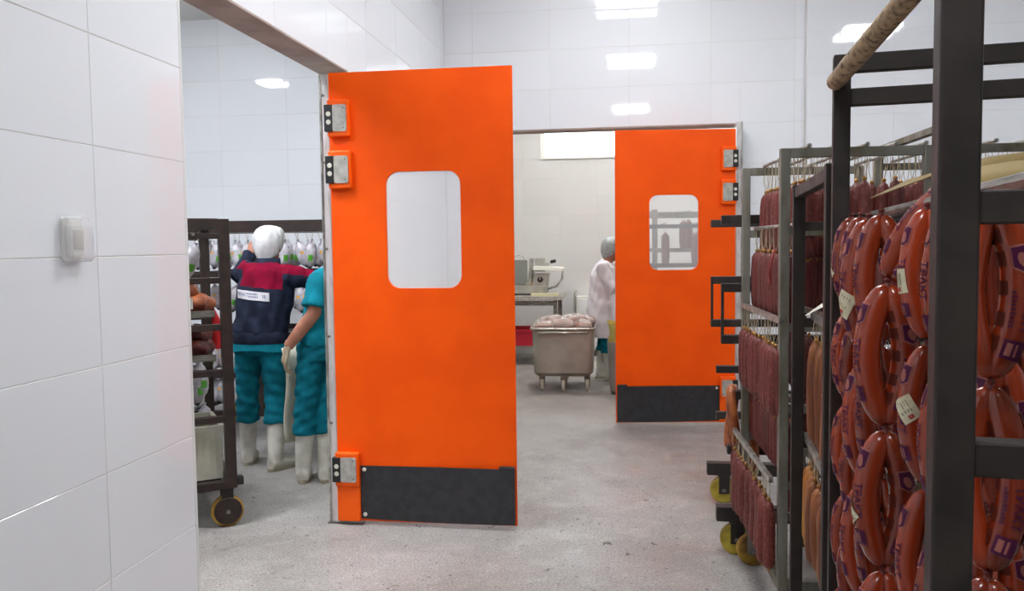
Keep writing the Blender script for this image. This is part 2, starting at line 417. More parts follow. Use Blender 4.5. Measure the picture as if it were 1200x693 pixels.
# ------------------------------------------------------------------ swing doors (impact flaps)
def hinge(d, s, u0, u1, z0, z1, strip):
    X = lambda u: s*u
    def bx(b, a0, y0, c0, a1, y1, c1): return b.box((min(X(a0), X(a1)), y0, c0), (max(X(a0), X(a1)), y1, c1))
    h = part('hinge', bx(B(), u0, -.034, z0, u1, 0, z1), 'orange_box', d, bev=.008)
    zm = (z0+z1)/2; hh = (z1-z0)*.36
    pl = B().prism(rrect(u0+.032, zm-hh, u1-.012, zm+hh, .012), lambda u, v, t: V((X(u), t, v)), -.04, -.033)
    part('plate', pl, 'steel', h)
    part('knuckle', bx(B(), u0-.012, -.045, zm-hh, u0+.031, -.003, zm+hh), 'knob_black', h, bev=.003)
    for q in (-.3, .3):
        part('roller', B().lathe((X(u0+.012), -.046, zm+q*hh), (0, 1, 0), [(.0, 0), (.013, .001), (.013, .03)], 12), 'bolt', h)
    for q in (-1, 1):
        part('screw', B().lathe((X(u1-.028), -.042, zm+q*hh*.74), (0, 1, 0), [(.002, 0), (.0045, .001), (.0045, .006)], 10), 'steel_dark', h)
def swing_door(name, label, loc, rotz, s):
    d = thing(name, label, 'door', loc, rotz); W = .975
    X = lambda u: s*u
    outer = [(X(0), .022), (X(W), .022), (X(W), 2.412), (X(0), 2.412)]
    hole = [(X(u), v) for u, v in rrect(.30, 1.278, .698, 1.888, .07, 8)]
    part('leaf', plate_hole(outer, hole, 0, .018), 'orange', d, bev=.002)
    g = part('window', B().prism(rrect(.296, 1.274, .702, 1.892, .073, 8), lambda u, v, t: V((X(u), t, v)), .006, .011), 'glass_window', d)
    # black rubber kick flap bowed slightly off the leaf
    b = B(); n = 14; vs = []; fs = []
    for i in range(n+1):
        f = i/n; u = .128+f*(.975-.006-.128); y = -.006-.022*f**2; zt = .325+.004*f; zb = .036-.008*math.sin(PI*f*.9)
        vs += [(X(u), y, zb), (X(u), y, zt), (X(u), y+.005, zt), (X(u), y+.005, zb)]
    for i in range(n):
        for k in range(4): a = i*4; fs.append((a+k, a+(k+1) % 4, a+4+(k+1) % 4, a+4+k))
    fs += [(0, 1, 2, 3), (n*4+3, n*4+2, n*4+1, n*4)]
    k = part('kick_flap', b.add(vs, fs), 'rubber', d)
    tb = B().box((min(X(.885), X(.966)), -.03, .325), (max(X(.885), X(.966)), -.004, .342)); part('tab', tb, 'rubber', k, bev=.003)
    for u, z in ((.15, .305), (.15, .06)):
        part('screw', B().lathe((X(u), -.0145, z), (0, 1, 0), [(.004, 0), (.011, .003), (.011, .009)], 12), 'bolt', k)
    hinge(d, s, .0, .118, 2.075, 2.268, 0); hinge(d, s, .0, .122, 1.805, 2.004, 0); hinge(d, s, -.004, .126, .215, .4, 1)
    bx = B().box((min(X(.0), X(.126)), -.02, .022), (max(X(.0), X(.126)), 0, .214)); part('lower_block', bx, 'orange_box', d, bev=.005)
    return d
swing_door('swing_door', 'orange swing door with clear window standing open beside the side room opening', (-1.575, 4.255, 0), 0, 1)
swing_door('swing_door', 'orange swing door hanging in the far doorway beside the grey meat trolley', (.835, 6.975, 0), math.radians(7.5), -1)
# steel frames the doors hang on
def box_frame(name, lo, hi, label, bolts):
    o = struct(name, B().box(lo, hi), 'frame_metal', bev=.004)
    for p, ax in bolts:
        part('bolt', B().lathe(p, ax, [(.003, 0), (.008, .002), (.008, .008)], 10), 'steel_dark', o)
    return o
df = box_frame('door_frame_1', (-1.625, 4.272, 0), (-1.583, 4.64, 2.405), '', [((-1.612, 4.268, z), (0, 1, 0)) for z in (.55, 1.02, 1.49, 1.95, 2.3)])
part('lip', B().box((-1.632, 4.266, 0), (-1.622, 4.3, 2.405)), 'bright_steel', df)
part('foot_plate', B().box((-1.64, 4.255, 0), (-1.44, 4.3, .006)), 'steel_dark', df)
df = box_frame('door_frame_2', (.842, 6.99, 0), (.885, YF, 2.47), '', [])
part('lip', B().box((.88, 6.985, 0), (.889, 7.01, 2.47)), 'bright_steel', df)

# ------------------------------------------------------------------ switch with splash cover on the left wall
t = thing('wall_socket', 'white wall socket under a clear splash cover on the left tiled wall', 'socket', (XL, 2.2, 1.53))
part('back_plate', B().prism(rrect(-.043, -.06, .043, .062, .012), lambda u, v, q: V((q, u, v)), -.001, .008), 'white_plastic', t, bev=.003)
part('socket_body', B().prism(rrect(-.033, -.048, .033, .045, .014), lambda u, v, q: V((q, u, v)), .006, .024), 'white_plastic', t, bev=.006)
part('flap', B().prism(rrect(-.021, -.028, .021, .028, .005), lambda u, v, q: V((q, u, v)), .024, .028), 'crate_white', t, bev=.002)
cv = B(); prof = [(.006, -.064), (.032, -.064), (.04, -.054), (.041, .0), (.039, .035), (.03, .058), (.018, .067), (.006, .068)]
for i in range(len(prof)-1):
    (a, b), (c, d) = prof[i], prof[i+1]
    cv.add([(a, -.045, b), (a, .045, b), (c, .045, d), (c, -.045, d)], [(0, 1, 2, 3)])
for y in (-.045, .045): cv.add([(a, y, b) for a, b in prof], [tuple(range(len(prof)))])
o = part('cover', cv, 'clear', t); sd = o.modifiers.new('solid', 'SOLIDIFY'); sd.thickness = .002
for q_ in ('ТРАКТ', 'III'): text_tris(q_, 1, .012)
# ------------------------------------------------------------------ people
def hand_geo(wrist, d, n, side, curl, scale=1.0):      # d: pointing, n: palm normal, side: towards the thumb
    b = B(); w0, d, n, side = V(wrist), V(d).normalized(), V(n).normalized(), V(side).normalized(); s = scale
    b.loft([w0-d*.03*s, w0+d*.01*s, w0+d*.04*s, w0+d*.075*s, w0+d*.09*s], [(.022*s, .03*s), (.017*s, .03*s), (.015*s, .038*s), (.014*s, .041*s), (.010*s, .038*s)], 12, ref=side)
    for k, (o, l) in enumerate(((.031, .078), (.0105, .086), (-.0105, .08), (-.031, .062))):
        p = w0+d*.082*s+side*o*s; dd = d.copy(); pts = [p-d*.015*s]; 
        for j in range(3):
            ax = side; dd = Quaternion(ax, curl*(1 if n.dot(d.cross(ax)) < 0 else -1)) @ dd; p = p+dd*l*s*(.42, .32, .26)[j]; pts.append(p.copy())
        b.loft(pts, [.0092*s, .0092*s, .0085*s, .0065*s], 8, ref=side)
    p = w0+d*.025*s+side*.034*s; d1 = (d*.6+side*.75+n*.15).normalized(); d2 = (d*.9+side*.3+n*.3).normalized()
    b.loft([p-d1*.01*s, p+d1*.035*s, p+d1*.035*s+d2*.03*s, p+d1*.035*s+d2*.052*s], [.013*s, .0115*s, .010*s, .007*s], 8, ref=n)
    return b
def person(label, loc, rotz, J, top, topmat, bare_arm=False, armk=1.0, cap='cap_cloth', long_coat=False, glove=None, face=(0, 1, 0), boots='boot', handL=None, handR=None, pants='teal'):
    t = thing('person', label, 'person', loc, rotz)
    D = dict(hip=V((0, 0, .88)), waist=V((0, 0, 1.02)), chest=V((0, .0, 1.22)), sh=V((0, 0, 1.345)), neck=V((0, .01, 1.40)), head=V((0, .03, 1.525)),
             shL=V((-.17, 0, 1.33)), shR=V((.17, 0, 1.33)), elL=V((-.22, 0, 1.07)), elR=V((.22, 0, 1.07)), wrL=V((-.22, .1, .85)), wrR=V((.22, .1, .85)),
             hpL=V((-.085, 0, .86)), hpR=V((.085, 0, .86)), knL=V((-.09, .02, .48)), knR=V((.09, .02, .48)), anL=V((-.095, 0, .09)), anR=V((.095, 0, .09)), toeL=V((-.05, 1, 0)), toeR=V((.05, 1, 0)))
    for k, x in J.items(): D[k] = V(x)
    fd = V(face).normalized(); sd = V((0, 0, 1)).cross(fd)*-1
    # skin: one continuous figure
    def fig(k, arms=1):
        b = B()
        b.loft([D['hip']-V((0, 0, .08)), D['hip'], D['waist'], D['chest'], D['sh'], D['neck']], [(.14*k, .10*k), (.165*k, .115*k), (.145*k, .10*k), (.175*k, .115*k), (.15*k, .085*k), (.065, .06)], 16)
        for s in 'LR':
            b.loft([D['hp'+s], (D['hp'+s]+D['kn'+s])/2, D['kn'+s], (D['kn'+s]*.6+D['an'+s]*.4), D['an'+s]], [.085*k, .075*k, .057*k, .055*k, .037*k], 12)
            b.loft([D['sh']*.5+D['sh'+s]*.5, D['sh'+s], (D['sh'+s]+D['el'+s])/2, D['el'+s], (D['el'+s]*.6+D['wr'+s]*.4), D['wr'+s]], [.055*k, .058*k, .048*k*armk, .042*k*armk, .041*k*armk, .027*armk], 12)
        return b
    b = fig(.86)
    h = D['head']
    b.loft([D['sh']-V((0, 0, .03)), D['neck'], h-V((0, 0, .06))], [.06, .053, .052], 12)
    b.ell(h+V((0, 0, .02)), (.076, .092, .105), 18, 12); b.ell(h+fd*.02-V((0, 0, .045)), (.06, .07, .07), 14, 9); b.ell(h+fd*.06-V((0, 0, .095)), (.026, .022, .022), 10, 7)
    b.loft([h+fd*.088+V((0, 0, .03)), h+fd*.104-V((0, 0, .012)), h+fd*.09-V((0, 0, .025))], [.010, .0155, .012], 8, ref=(1, 0, 0))
    b.ell(h+fd*.08+V((0, 0, .043)), (.05, .02, .011), 12, 7)
    for s in (-1, 1): b.ell(h+sd*s*.078-V((0, 0, .005)), (.012, .022, .032), 10, 8)
    me = remesh(b, .009, 'skin', 5)
    bm = bmesh.new(); bm.from_mesh(me)
    extra = []
    for s, hd in (('L', handL), ('R', handR)):
        d = (D['wr'+s]-D['el'+s]).normalized(); hd = hd or {}
        sg = 1 if s == 'L' else -1
        side = V(hd.get('side', fd)); side = (side-d*side.dot(d)).normalized(); n = d.cross(side)*sg
        g = hand_geo(D['wr'+s], hd.get('d', d), n, side, hd.get('curl', .35), 1.2 if glove == s else .98)
        if glove == s:
            part('glove', remesh(g, .0035, 'glove', 3), 'x', t)['label'] = 'cream knitted work glove'; continue
        m2 = remesh(g, .0032, 'skin', 3); bm.from_mesh(m2); bpy.data.meshes.remove(m2)
    bm.to_mesh(me); bm.free(); me.polygons.foreach_set('use_smooth', [True]*len(me.polygons))
    body = part('body', me, 'x', t)
    for s in (-1, 1): part('eye', B().ell(h+fd*.083+sd*s*.032+V((0, 0, .022)), (.011, .009, .008), 10, 7), 'eye', t, smooth=True)
    part('mouth', B().ell(h+fd*.086-V((0, 0, .055)), (.022, .008, .006), 10, 7), 'lip', t, smooth=True)
    part('hair', B().ell(h-fd*.03+V((0, 0, .012)), (.074, .068, .075), 14, 9), 'hair', t, smooth=True)
    # trousers
    b = B(); b.loft([D['waist']-V((0, 0, .04)), D['hip'], D['hip']-V((0, 0, .1))], [(.155, .115), (.18, .13), (.165, .12)], 16)
    for s in 'LR':
        p0, p1, p2 = D['hp'+s], D['kn'+s], D['an'+s]; end = p1*.28+p2*.72 if 0 else p2+(p1-p2).normalized()*.22
        b.loft([p0+V((0, 0, .03)), (p0+p1)/2, p1, (p1+end)/2, end], [.098, .088, .074, .078, .08], 14)
    me = remesh(b, .010, pants, 4)
    for v in me.vertices:                              # folds of loose cloth
        z = v.co.z; a = math.atan2(v.co.y, v.co.x); v.co += v.normal*(.004*math.sin(z*46+3*math.sin(a*2)+v.co.x*30)+.003*math.sin(z*90+v.co.y*50))
    part('trousers', me, 'x', t)
    # rubber boots
    for s in 'LR':
        an = D['an'+s]; kn = D['kn'+s]; up = (kn-an).normalized(); td = D['toe'+s]; td = V((td.x, td.y, 0)).normalized()
        b = B(); base = V((an.x, an.y, 0))
        b.loft([an+up*.26, an+up*.12, an+up*.02, base+V((0, 0, .04))], [.061, .058, .052, .05], 14)
        b.loft([base-td*.05+V((0, 0, .045)), base+td*.02+V((0, 0, .05)), base+td*.10+V((0, 0, .042)), base+td*.165+V((0, 0, .036))], [(.044, .042), (.046, .048), (.05, .04), (.036, .03)], 12, ref=(0, 0, 1))
        bo = part('boot', remesh(b, .008, boots, 5), 'x', t)
        q = V((-td.y, td.x, 0)); out = []
        for i in range(20):
            a = 2*PI*i/20; c = math.cos(a); r_ = .043 if c < 0 else .050; out.append(base+td*(.055+.125*c)+q*math.sin(a)*r_)
        part('sole', B().add([(p.x, p.y, 0) for p in out]+[(p.x, p.y, .022) for p in out], [tuple(reversed(range(20))), tuple(range(20, 40))]+[(i, (i+1) % 20, 20+(i+1) % 20, 20+i) for i in range(20)]), 'boot_sole', bo)
    # upper garment
    b = B(); hipz = D['hip']
    if long_coat:
        b.loft([hipz-V((0, 0, .36)), hipz-V((0, 0, .15)), hipz, D['waist'], D['chest'], D['sh'], D['neck']+V((0, 0, .0))], [(.225, .19), (.215, .175), (.20, .155), (.18, .135), (.20, .14), (.165, .10), (.07, .066)], 18)
    else:
        b.loft([hipz-V((0, 0, .0)), hipz+V((0, 0, .05)), D['waist'], D['chest'], D['sh'], D['neck']+V((0, 0, .01))], [(.185, .14), (.195, .148), (.19, .145), (.205, .145), (.165, .105), (.075, .07)], 18)
    for s in 'LR':
        a, e, w_ = D['sh'+s], D['el'+s], D['wr'+s]
        if bare_arm: b.loft([D['sh']*.5+a*.5, a, (a+e)/2, a*.18+e*.82], [.075, .078, .075, .082], 14)
        else: b.loft([D['sh']*.5+a*.5, a, (a+e)/2, e, (e+w_)/2, e*.08+w_*.92], [.072, .076, .068, .062, .055, .045], 14)
    me = remesh(b, .010, topmat, 4)
    for v in me.vertices:
        z = v.co.z; v.co += v.normal*(.0035*math.sin(z*40+v.co.x*35)+.003*math.sin(v.co.x*60-z*22+v.co.y*40))
    o = part(top, me, 'x', t)
    # head cover
    b = B(); n = 60; vs = []; cz = h+V((0, 0, .035)); key = ((.90, -.075), (.97, -.066), (1.0, -.058), (1.10, -.035), (1.19, .0), (1.2, .035), (1.13, .068), (.93, .094), (.6, .11), (.25, .118)); prof = []
    for i in range(len(key)-1):
        for f in (0, .5): prof.append((key[i][0]*(1-f)+key[i+1][0]*f, key[i][1]*(1-f)+key[i+1][1]*f))
    prof.append(key[-1]); m = len(prof)
    for i, (r, z) in enumerate(prof):
        g = i/(m-1); am = .05 if 3 < i else .02
        for q in range(n):
            a = 2*PI*q/n; wr = math.sin(9*a+3*math.sin(3*a)+g*2)*(1-g)+.7*math.sin(4*a+g*9)*g+.5*math.sin(14*a-g*6)*(1-g)
            rr = r*(1+am*wr+.03*math.sin(2*a+1)); tilt = .045*math.sin(a)
            vs.append(cz+sd*rr*.082*math.cos(a)+fd*rr*.096*math.sin(a)+V((0, 0, z+tilt*(1-g)+.007*math.sin(5*a+g*8)*math.sin(PI*g))))
    b.add(vs, [(i*n+q, i*n+(q+1) % n, (i+1)*n+(q+1) % n, (i+1)*n+q) for i in range(m-1) for q in range(n)]+[tuple(range((m-1)*n, m*n))])
    cp = part('cap', b, cap, t, smooth=True); sdm = cp.modifiers.new('solid', 'SOLIDIFY'); sdm.thickness = .002
    return t, o, D
# worker in navy and maroon jacket, back to us
P1 = V((-2.50, 5.335, 0)); rz = -.06
pt, jk, D1 = person('worker in a navy jacket with maroon shoulders and white cap reaching to the hanging hams', P1, rz,
    dict(hip=(.0, 0, .88), waist=(.015, .01, 1.02), chest=(.035, .03, 1.2), sh=(.05, .04, 1.335), neck=(.045, .06, 1.385), head=(.035, .085, 1.50),
         shL=(-.115, .05, 1.34), elL=(-.205, .10, 1.30), wrL=(-.20, .26, 1.47), shR=(.215, .03, 1.31), elR=(.40, .10, 1.27), wrR=(.52, .30, 1.33),
         hpL=(-.09, 0, .86), hpR=(.09, 0, .86), knL=(-.12, .02, .48), anL=(-.15, .06, .09), knR=(.10, -.0, .48), anR=(.125, -.07, .09), toeL=(-.3, 1, 0), toeR=(.45, 1, 0)),
    'jacket', ['navy', 'maroon'], handL=dict(side=(1, .2, 0), curl=.45), handR=dict(side=(0, .3, 1), curl=.4))
me = jk.data                                            # maroon yoke across back and shoulders
for p in me.polygons:
    c = p.center; zl = 1.235-.10*(c.x-.04)
    if c.z > zl and -.135 < c.x-.03 < .165 and c.z < 1.40: p.material_index = 1
    elif c.x >= .19 and c.z > 1.325-.12*(c.x-.2): p.material_index = 1
    elif -.19 < c.x <= -.105 and 1.36 < c.z < 1.42 and c.y < .09: p.material_index = 1
jb = BVHTree.FromPolygons([v.co.copy() for v in me.vertices], [list(p.vertices) for p in me.polygons])
def on_back(u, v, off):
    x, z = -.115+u, 1.225+v-.10*u
    hit = jb.ray_cast(V((x, -1, z)), V((0, 1, 0)))[0]
    return V((x, hit.y-off, z)) if hit else V((x, -.12, z))
b = B(); n, m_ = 24, 6; vs = []
WS, HS = .245, .058
for i in range(n+1):
    for j in range(m_+1): vs.append(on_back(WS*i/n, -HS*j/m_, .005))
b.add(vs, [(i*(m_+1)+j, i*(m_+1)+j+1, (i+1)*(m_+1)+j+1, (i+1)*(m_+1)+j) for i in range(n) for j in range(m_)])
sp = part('name_strip', b, 'patch', jk); sp['label'] = 'white strip with dark blue lettering'
for body, size, cx, cy in (('ТРАКТ', .030, .048, -.028), (None, 10, .132, -.018), (None, 8, .134, -.036), ('III', .036, .212, -.029)):
    vs, fs = text_tris(body, size, .012) if body else ticks(size, .07, .012); part('lettering', B().add([on_back(cx+x, cy+y, .0065) for x, y in vs], fs), 'patch_ink', sp)['kind'] = 'stuff'
cl_ = B(); hh = D1['neck']; nn = 16; vs = []
for r, z in ((.082, -.015), (.078, .045), (.072, .045), (.074, -.01)):
    for q in range(nn): a = 2*PI*q/nn; vs.append(hh+V((r*math.cos(a), r*.95*math.sin(a), z)))
cl_.add(vs, [(i*nn+q, i*nn+(q+1) % nn, (i+1)*nn+(q+1) % nn, (i+1)*nn+q) for i in range(3) for q in range(nn)]); part('collar', cl_, 'navy', jk, smooth=True)
hb = B(); vs = []
for r, z in ((1.0, -.03), (1.06, -.01), (1.05, .05), (1.0, .06)):
    for q in range(24): a = 2*PI*q/24; vs.append(D1['hip']+V((.187*r*math.cos(a), .142*r*math.sin(a), z)))
hb.add(vs, [(i*24+q, i*24+(q+1) % 24, (i+1)*24+(q+1) % 24, (i+1)*24+q) for i in range(3) for q in range(24)]); part('waistband', hb, 'navy', jk, smooth=True)
tn = B(); vs = []
for r, z in ((.95, .02), (1.0, -.02), (1.04, -.07)):
    for q in range(24): a = 2*PI*q/24; vs.append(D1['hip']+V((.19*r*math.cos(a), .145*r*math.sin(a), z+(.008*math.sin(3*a) if z < -.05 else 0))))
tn.add(vs, [(i*24+q, i*24+(q+1) % 24, (i+1)*24+(q+1) % 24, (i+1)*24+q) for i in range(2) for q in range(24)]); part('tunic_hem', tn, 'teal_light', pt, smooth=True)
# worker in teal, mostly behind the door post, gloved hand hanging
P2 = V((-1.985, 5.10, 0)); rz2 = math.radians(80)
Ri = Matrix.Rotation(-rz2, 3, 'Z')
def w2(x, y, z): return Ri @ (V((x, y, z))-P2)
pt2, tn2, D2 = person('worker in teal short sleeved tunic and cream glove half hidden by the door frame', P2, rz2,
    dict(hip=w2(-1.97, 5.12, .88), waist=w2(-1.945, 5.13, 1.02), chest=w2(-1.918, 5.14, 1.19), sh=w2(-1.895, 5.15, 1.31), neck=w2(-1.875, 5.16, 1.36), head=w2(-1.878, 5.17, 1.46),
         shL=w2(-1.935, 4.99, 1.29), elL=w2(-1.955, 4.93, 1.09), wrL=w2(-2.13, 4.93, .88), shR=w2(-1.93, 5.3, 1.30), elR=w2(-1.93, 5.33, 1.06), wrR=w2(-2.02, 5.34, .86),
         hpL=w2(-2.02, 5.06, .86), hpR=w2(-1.955, 5.18, .86), knL=w2(-2.06, 5.02, .48), knR=w2(-1.955, 5.10, .48), anL=w2(-2.085, 5.01, .09), anR=w2(-1.945, 5.04, .09), toeL=w2(-2.4+P2.x+2.1, 6.2, 0)*1.0, toeR=w2(P2.x-.1, 6.1, 0)),
    'tunic', 'teal_light', bare_arm=True, armk=1.25, face=Ri @ V((-.2, 1, 0)), glove='L', handL=dict(side=Ri @ V((-.6, .6, 0)), curl=.45, d=Ri @ V((-.3, 0, -.95))))
ap = B(); vs = []; n = 8
for i in range(n+1):
    z = .86-.62*i/n
    for j in range(5): vs.append(w2(-2.215+.02*j+.02*math.sin(i*.7)-.012*(j-2)*(i/n), 5.02+.035*j, z+.0*j))
ap.add(vs, [(i*5+j, i*5+j+1, (i+1)*5+j+1, (i+1)*5+j) for i in range(n) for j in range(4)]); a = part('apron', ap, 'apron', pt2, smooth=True); s = a.modifiers.new('solid', 'SOLIDIFY'); s.thickness = .004; a['label'] = 'pale rubber apron hanging beside the leg'
# worker at the far side of the brown rack, only the teal trousers showing
person('worker in teal clothes standing behind the brown rack beyond the wall edge', V((-3.40, 5.62, 0)), .3, dict(waist=(-.06, .03, 1.0), chest=(-.16, .08, 1.17), sh=(-.22, .12, 1.28), neck=(-.25, .15, 1.33), head=(-.28, .2, 1.44), shL=(-.4, .12, 1.27), shR=(-.06, .14, 1.27), elL=(-.45, .3, 1.06), elR=(-.1, .36, 1.06), wrL=(-.4, .5, 1.1), wrR=(-.15, .55, 1.12)), 'tunic', 'teal_light', bare_arm=True)
# woman in white coat in the packing room, facing right
P3 = V((-.30, 9.2, 0)); rz3 = math.radians(-72)
R3 = Matrix.Rotation(-rz3, 3, 'Z')
def w3(x, y, z): return R3 @ (V((x, y+.15, z))-P3)
person('worker in a white coat and net cap bending forward beside the meat trolley', P3, rz3,
    dict(hip=w3(-.33, 9.05, .84), waist=w3(-.325, 9.05, .98), chest=w3(-.31, 9.05, 1.14), sh=w3(-.285, 9.05, 1.255), neck=w3(-.26, 9.05, 1.31), head=w3(-.225, 9.06, 1.42),
         shL=w3(-.22, 9.2, 1.25), elL=w3(-.40, 9.32, 1.1), wrL=w3(-.15, 9.3, 1.0), shR=w3(-.31, 8.89, 1.245), elR=w3(-.20, 8.83, 1.0), wrR=w3(.05, 8.9, 1.02),
         hpL=w3(-.31, 9.13, .84), hpR=w3(-.33, 8.97, .84), knL=w3(-.30, 9.14, .48), knR=w3(-.27, 8.95, .48), anL=w3(-.345, 9.12, .09), anR=w3(-.24, 8.92, .09)),
    'coat', 'coat_cloth', cap='net_cap', long_coat=True)
# ------------------------------------------------------------------ racks
def caster(p, x, y, ztop, r=.075, m='wheel', cover=False, mm='black_steel'):
    c = part('caster', B().box((x-.035, y-.03, ztop-.012), (x+.035, y+.03, ztop)).box((x-.03, y-.033, r*.75), (x+.03, y-.027, ztop-.01)).box((x-.03, y+.027, r*.75), (x+.03, y+.033, ztop-.01)), mm, p, bev=.002)
    part('wheel', B().lathe((x, y-.02, r), (0, 1, 0), [(r*.55, -.002), (r*.9, 0), (r, .006), (r, .034), (r*.9, .04), (r*.55, .042)], 24), m, c, smooth=False)
    if cover: part('hub_plate', B().lathe((x, y-.036, r*1.06), (0, 1, 0), [(r*.8, 0), (r*.86, .003), (r*.86, .008)], 22), mm, c)
    part('axle', B().lathe((x, y-.038, r), (0, 1, 0), [(.006, 0), (.012, .002), (.012, .074), (.006, .076)], 10), 'steel_dark', c)
def rack(name, label, loc, rotz, w, d, h, pw, m, ends=(), sides=(), base=.2, cm='wheel', group=None, cr=.075, feet=True, rmat=None, cover=False):
    t = thing(name, label, 'rack', (loc[0], loc[1], 0), rotz, group)
    for x in (pw/2, w-pw/2):
        for y in (pw/2, d-pw/2): part('post', B().box((x-pw/2, y-pw/2, base-.02), (x+pw/2, y+pw/2, h)), m, t, bev=.003)
    for z, k in ends:
        for y in (pw/2, d-pw/2): part('rail', B().box((pw, y-pw*.4, z-k/2), (w-pw, y+pw*.4, z+k/2)), rmat or m, t, bev=.002)
    for z, k in sides:
        for x in (pw/2, w-pw/2): part('side_rail', B().box((x-pw*.4, pw, z-k/2), (x+pw*.4, d-pw, z+k/2)), rmat or m, t, bev=.002)
    fr = B().box((pw, 0, base-.02), (w-pw, pw, base+.02)); part('base_rail', fr, m, t, bev=.002)
    part('base_rail', B().box((pw, d-pw, base-.02), (w-pw, d, base+.02)), m, t, bev=.002)
    for x in (0, w-pw): part('base_rail', B().box((x, pw, base-.02), (x+pw, d-pw, base+.02)), m, t, bev=.002)
    if feet:
        for x in (.05, w-.05):
            for y in (.05, d-.05): caster(t, x, y, base-.018, cr, cm, cover, m)
    return t, TR((loc[0], loc[1], 0), rotz)
# black rack nearest the camera, orange ring sausages
RA, MA = rack('sausage_rack', 'tall black steel rack hung with orange ring sausages', (.288, .845), -math.radians(8.2), .92, 1.2, 1.92, .037, 'black_steel',
              ends=((1.9, .04), (1.824, .038), (1.53, .032), (1.288, .034), (.75, .034)), base=.2)
# black rack behind it with tan sausages
RB, MB_ = rack('sausage_rack', 'black steel rack with tan and yellow sausages between the ring sausages and the grey rack', (.471, 2.14), -math.radians(5.2), .86, .86, 1.69, .04, 'black_steel',
               ends=((1.55, .03), (1.22, .03), (.80, .03), (.45, .03)), sides=((1.665, .035),), base=.2)
# grey racks
RG, MG = rack('salami_rack', 'grey steel rack packed with dark brown salami tiers beside black arm cart', (.533, 3.13), math.radians(2.2), .53, .83, 1.835, .034, 'grey_steel',
              ends=((1.818, .034), (1.535, .034), (1.185, .03), (.885, .03), (.60, .03)), base=.22, cm='wheel_dirty')
RG2, MG2 = rack('salami_rack', 'taller grey steel rack standing behind the black rack of ring sausages', (1.085, 3.2), math.radians(1), .8, .75, 1.912, .034, 'grey_steel',
                ends=((1.825, .03), (1.2, .03), (.6, .03)), sides=((1.9, .026),), base=.22, cm='wheel_dirty')
# arm cart: posts with crossing arms at both ends, open loops at the left
RC = thing('arm_cart', 'black cart with long crossing arms and yellow wheels behind the grey rack', 'cart', (0, 0, 0))
for yy, x0 in ((4.04, .418), (4.85, .445)):
    part('post', B().box((.93, yy-.02, .2), (.97, yy+.02, 1.75)), 'black_steel', RC, bev=.003)
    for z in (1.605, 1.285, 1.04, .775, .51):
        a = part('arm', B().box((x0+(.03 if z < .8 else 0), yy-.02, z-.021), (1.48, yy+.02, z+.021)), 'black_steel', RC, bev=.004)
    part('end_bar', B().box((x0, yy-.008, 1.03), (x0+.014, yy+.008, 1.3)), 'black_steel', RC, bev=.002)
    part('base_bar', B().box((x0-.02, yy-.03, .165), (1.5, yy+.03, .235)), 'black_steel', RC, bev=.003)
    for x in (x0+.075, 1.42): caster(RC, x, yy, .17, .077, 'wheel')
part('spine', B().box((.93, 4.06, .17), (.97, 4.83, .23)), 'black_steel', RC, bev=.003)
part('spine', B().box((.93, 4.06, 1.7), (.97, 4.83, 1.74)), 'black_steel', RC, bev=.003)

# ------------------------------------------------------------------ hanging rods
def rod(M, x, z, d, m='bright_steel', r=.008, label=None, group=None, y0=0, sq=False):
    o = tag(link('hanging_rod', (B().beam((0, 0, 0), (0, d, 0), .016, .022) if sq else B().loft([(0, 0, 0), (0, d, 0)], r, 8)).mesh('hanging_rod', m)), label, 'rod', group)
    o.matrix_basis = M @ Matrix.Translation((x, y0, z)); return o
# ------------------------------------------------------------------ salami
def salami_proto(name, L, r, m, seed, st):
    rr = random.Random(seed); t = thing(name, 'x', 'salami'); n = 9; pts = []; rad = []
    bx, by = rr.uniform(-.006, .006), rr.uniform(-.006, .006)
    for i, f in enumerate((0, .015, .04, .09, .2, .4, .6, .8, .92, .965, .99, 1)):
        rf = (.18, .3, .62, .9, .98, 1.03, 1, 1.02, .96, .75, .42, .15)[i]
        pts.append((bx*math.sin(PI*f), by*math.sin(PI*f), -L*f)); rad.append(r*rf*rr.uniform(.97, 1.03))
    part('casing', B().loft(pts, rad, 10), m, t, smooth=True)
    part('clip', B().lathe((0, 0, .004), (0, 0, 1), [(.006, -.006), (.008, -.003), (.008, .004), (.004, .008)], 8), 'clip_gold', t)
    part('clip', B().lathe((bx*.0, 0, -L-.004), (0, 0, 1), [(.004, -.004), (.006, 0), (.005, .006)], 8), 'clip_gold', t)
    s = B(); s.loft([(0, 0, .004), (.012, 0, st*.4), (.008, 0, st*.9), (0, 0, st)], .0014, 5); s.loft([(0, 0, .004), (-.012, .003, st*.45), (-.008, 0, st*.9), (0, 0, st)], .0014, 5)
    part('string', s, 'string', t)
    return Proto(t)
def row(M, x, z, ys, protos, label, group, drop, jit=.004, jx=.006):
    for y in ys:
        p = random.choice(protos); q = M @ V((x+random.uniform(-jx, jx), y+random.uniform(-jit, jit), z-drop))
        p.use(Matrix.Translation(q) @ Matrix.Rotation(random.uniform(0, 6), 4, 'Z') @ Matrix.Rotation(random.uniform(-.03, .03), 4, 'X'), label, 'salami', group)
PS1 = [salami_proto('salami', .285, .0235, 'salami', i, .125) for i in range(3)]
PS2 = [salami_proto('salami', .26, .0235, 'salami', 5+i, .105) for i in range(3)]
PS4 = [salami_proto('salami', .235, .0235, 'salami', 9+i, .085) for i in range(3)]
PS5 = [salami_proto('salami', .262, .0235, 'salami', 14+i, .085) for i in range(2)]
YS = [.03+.055*i for i in range(15)]
TN = ['top', 'second', 'third', 'fourth', 'bottom']
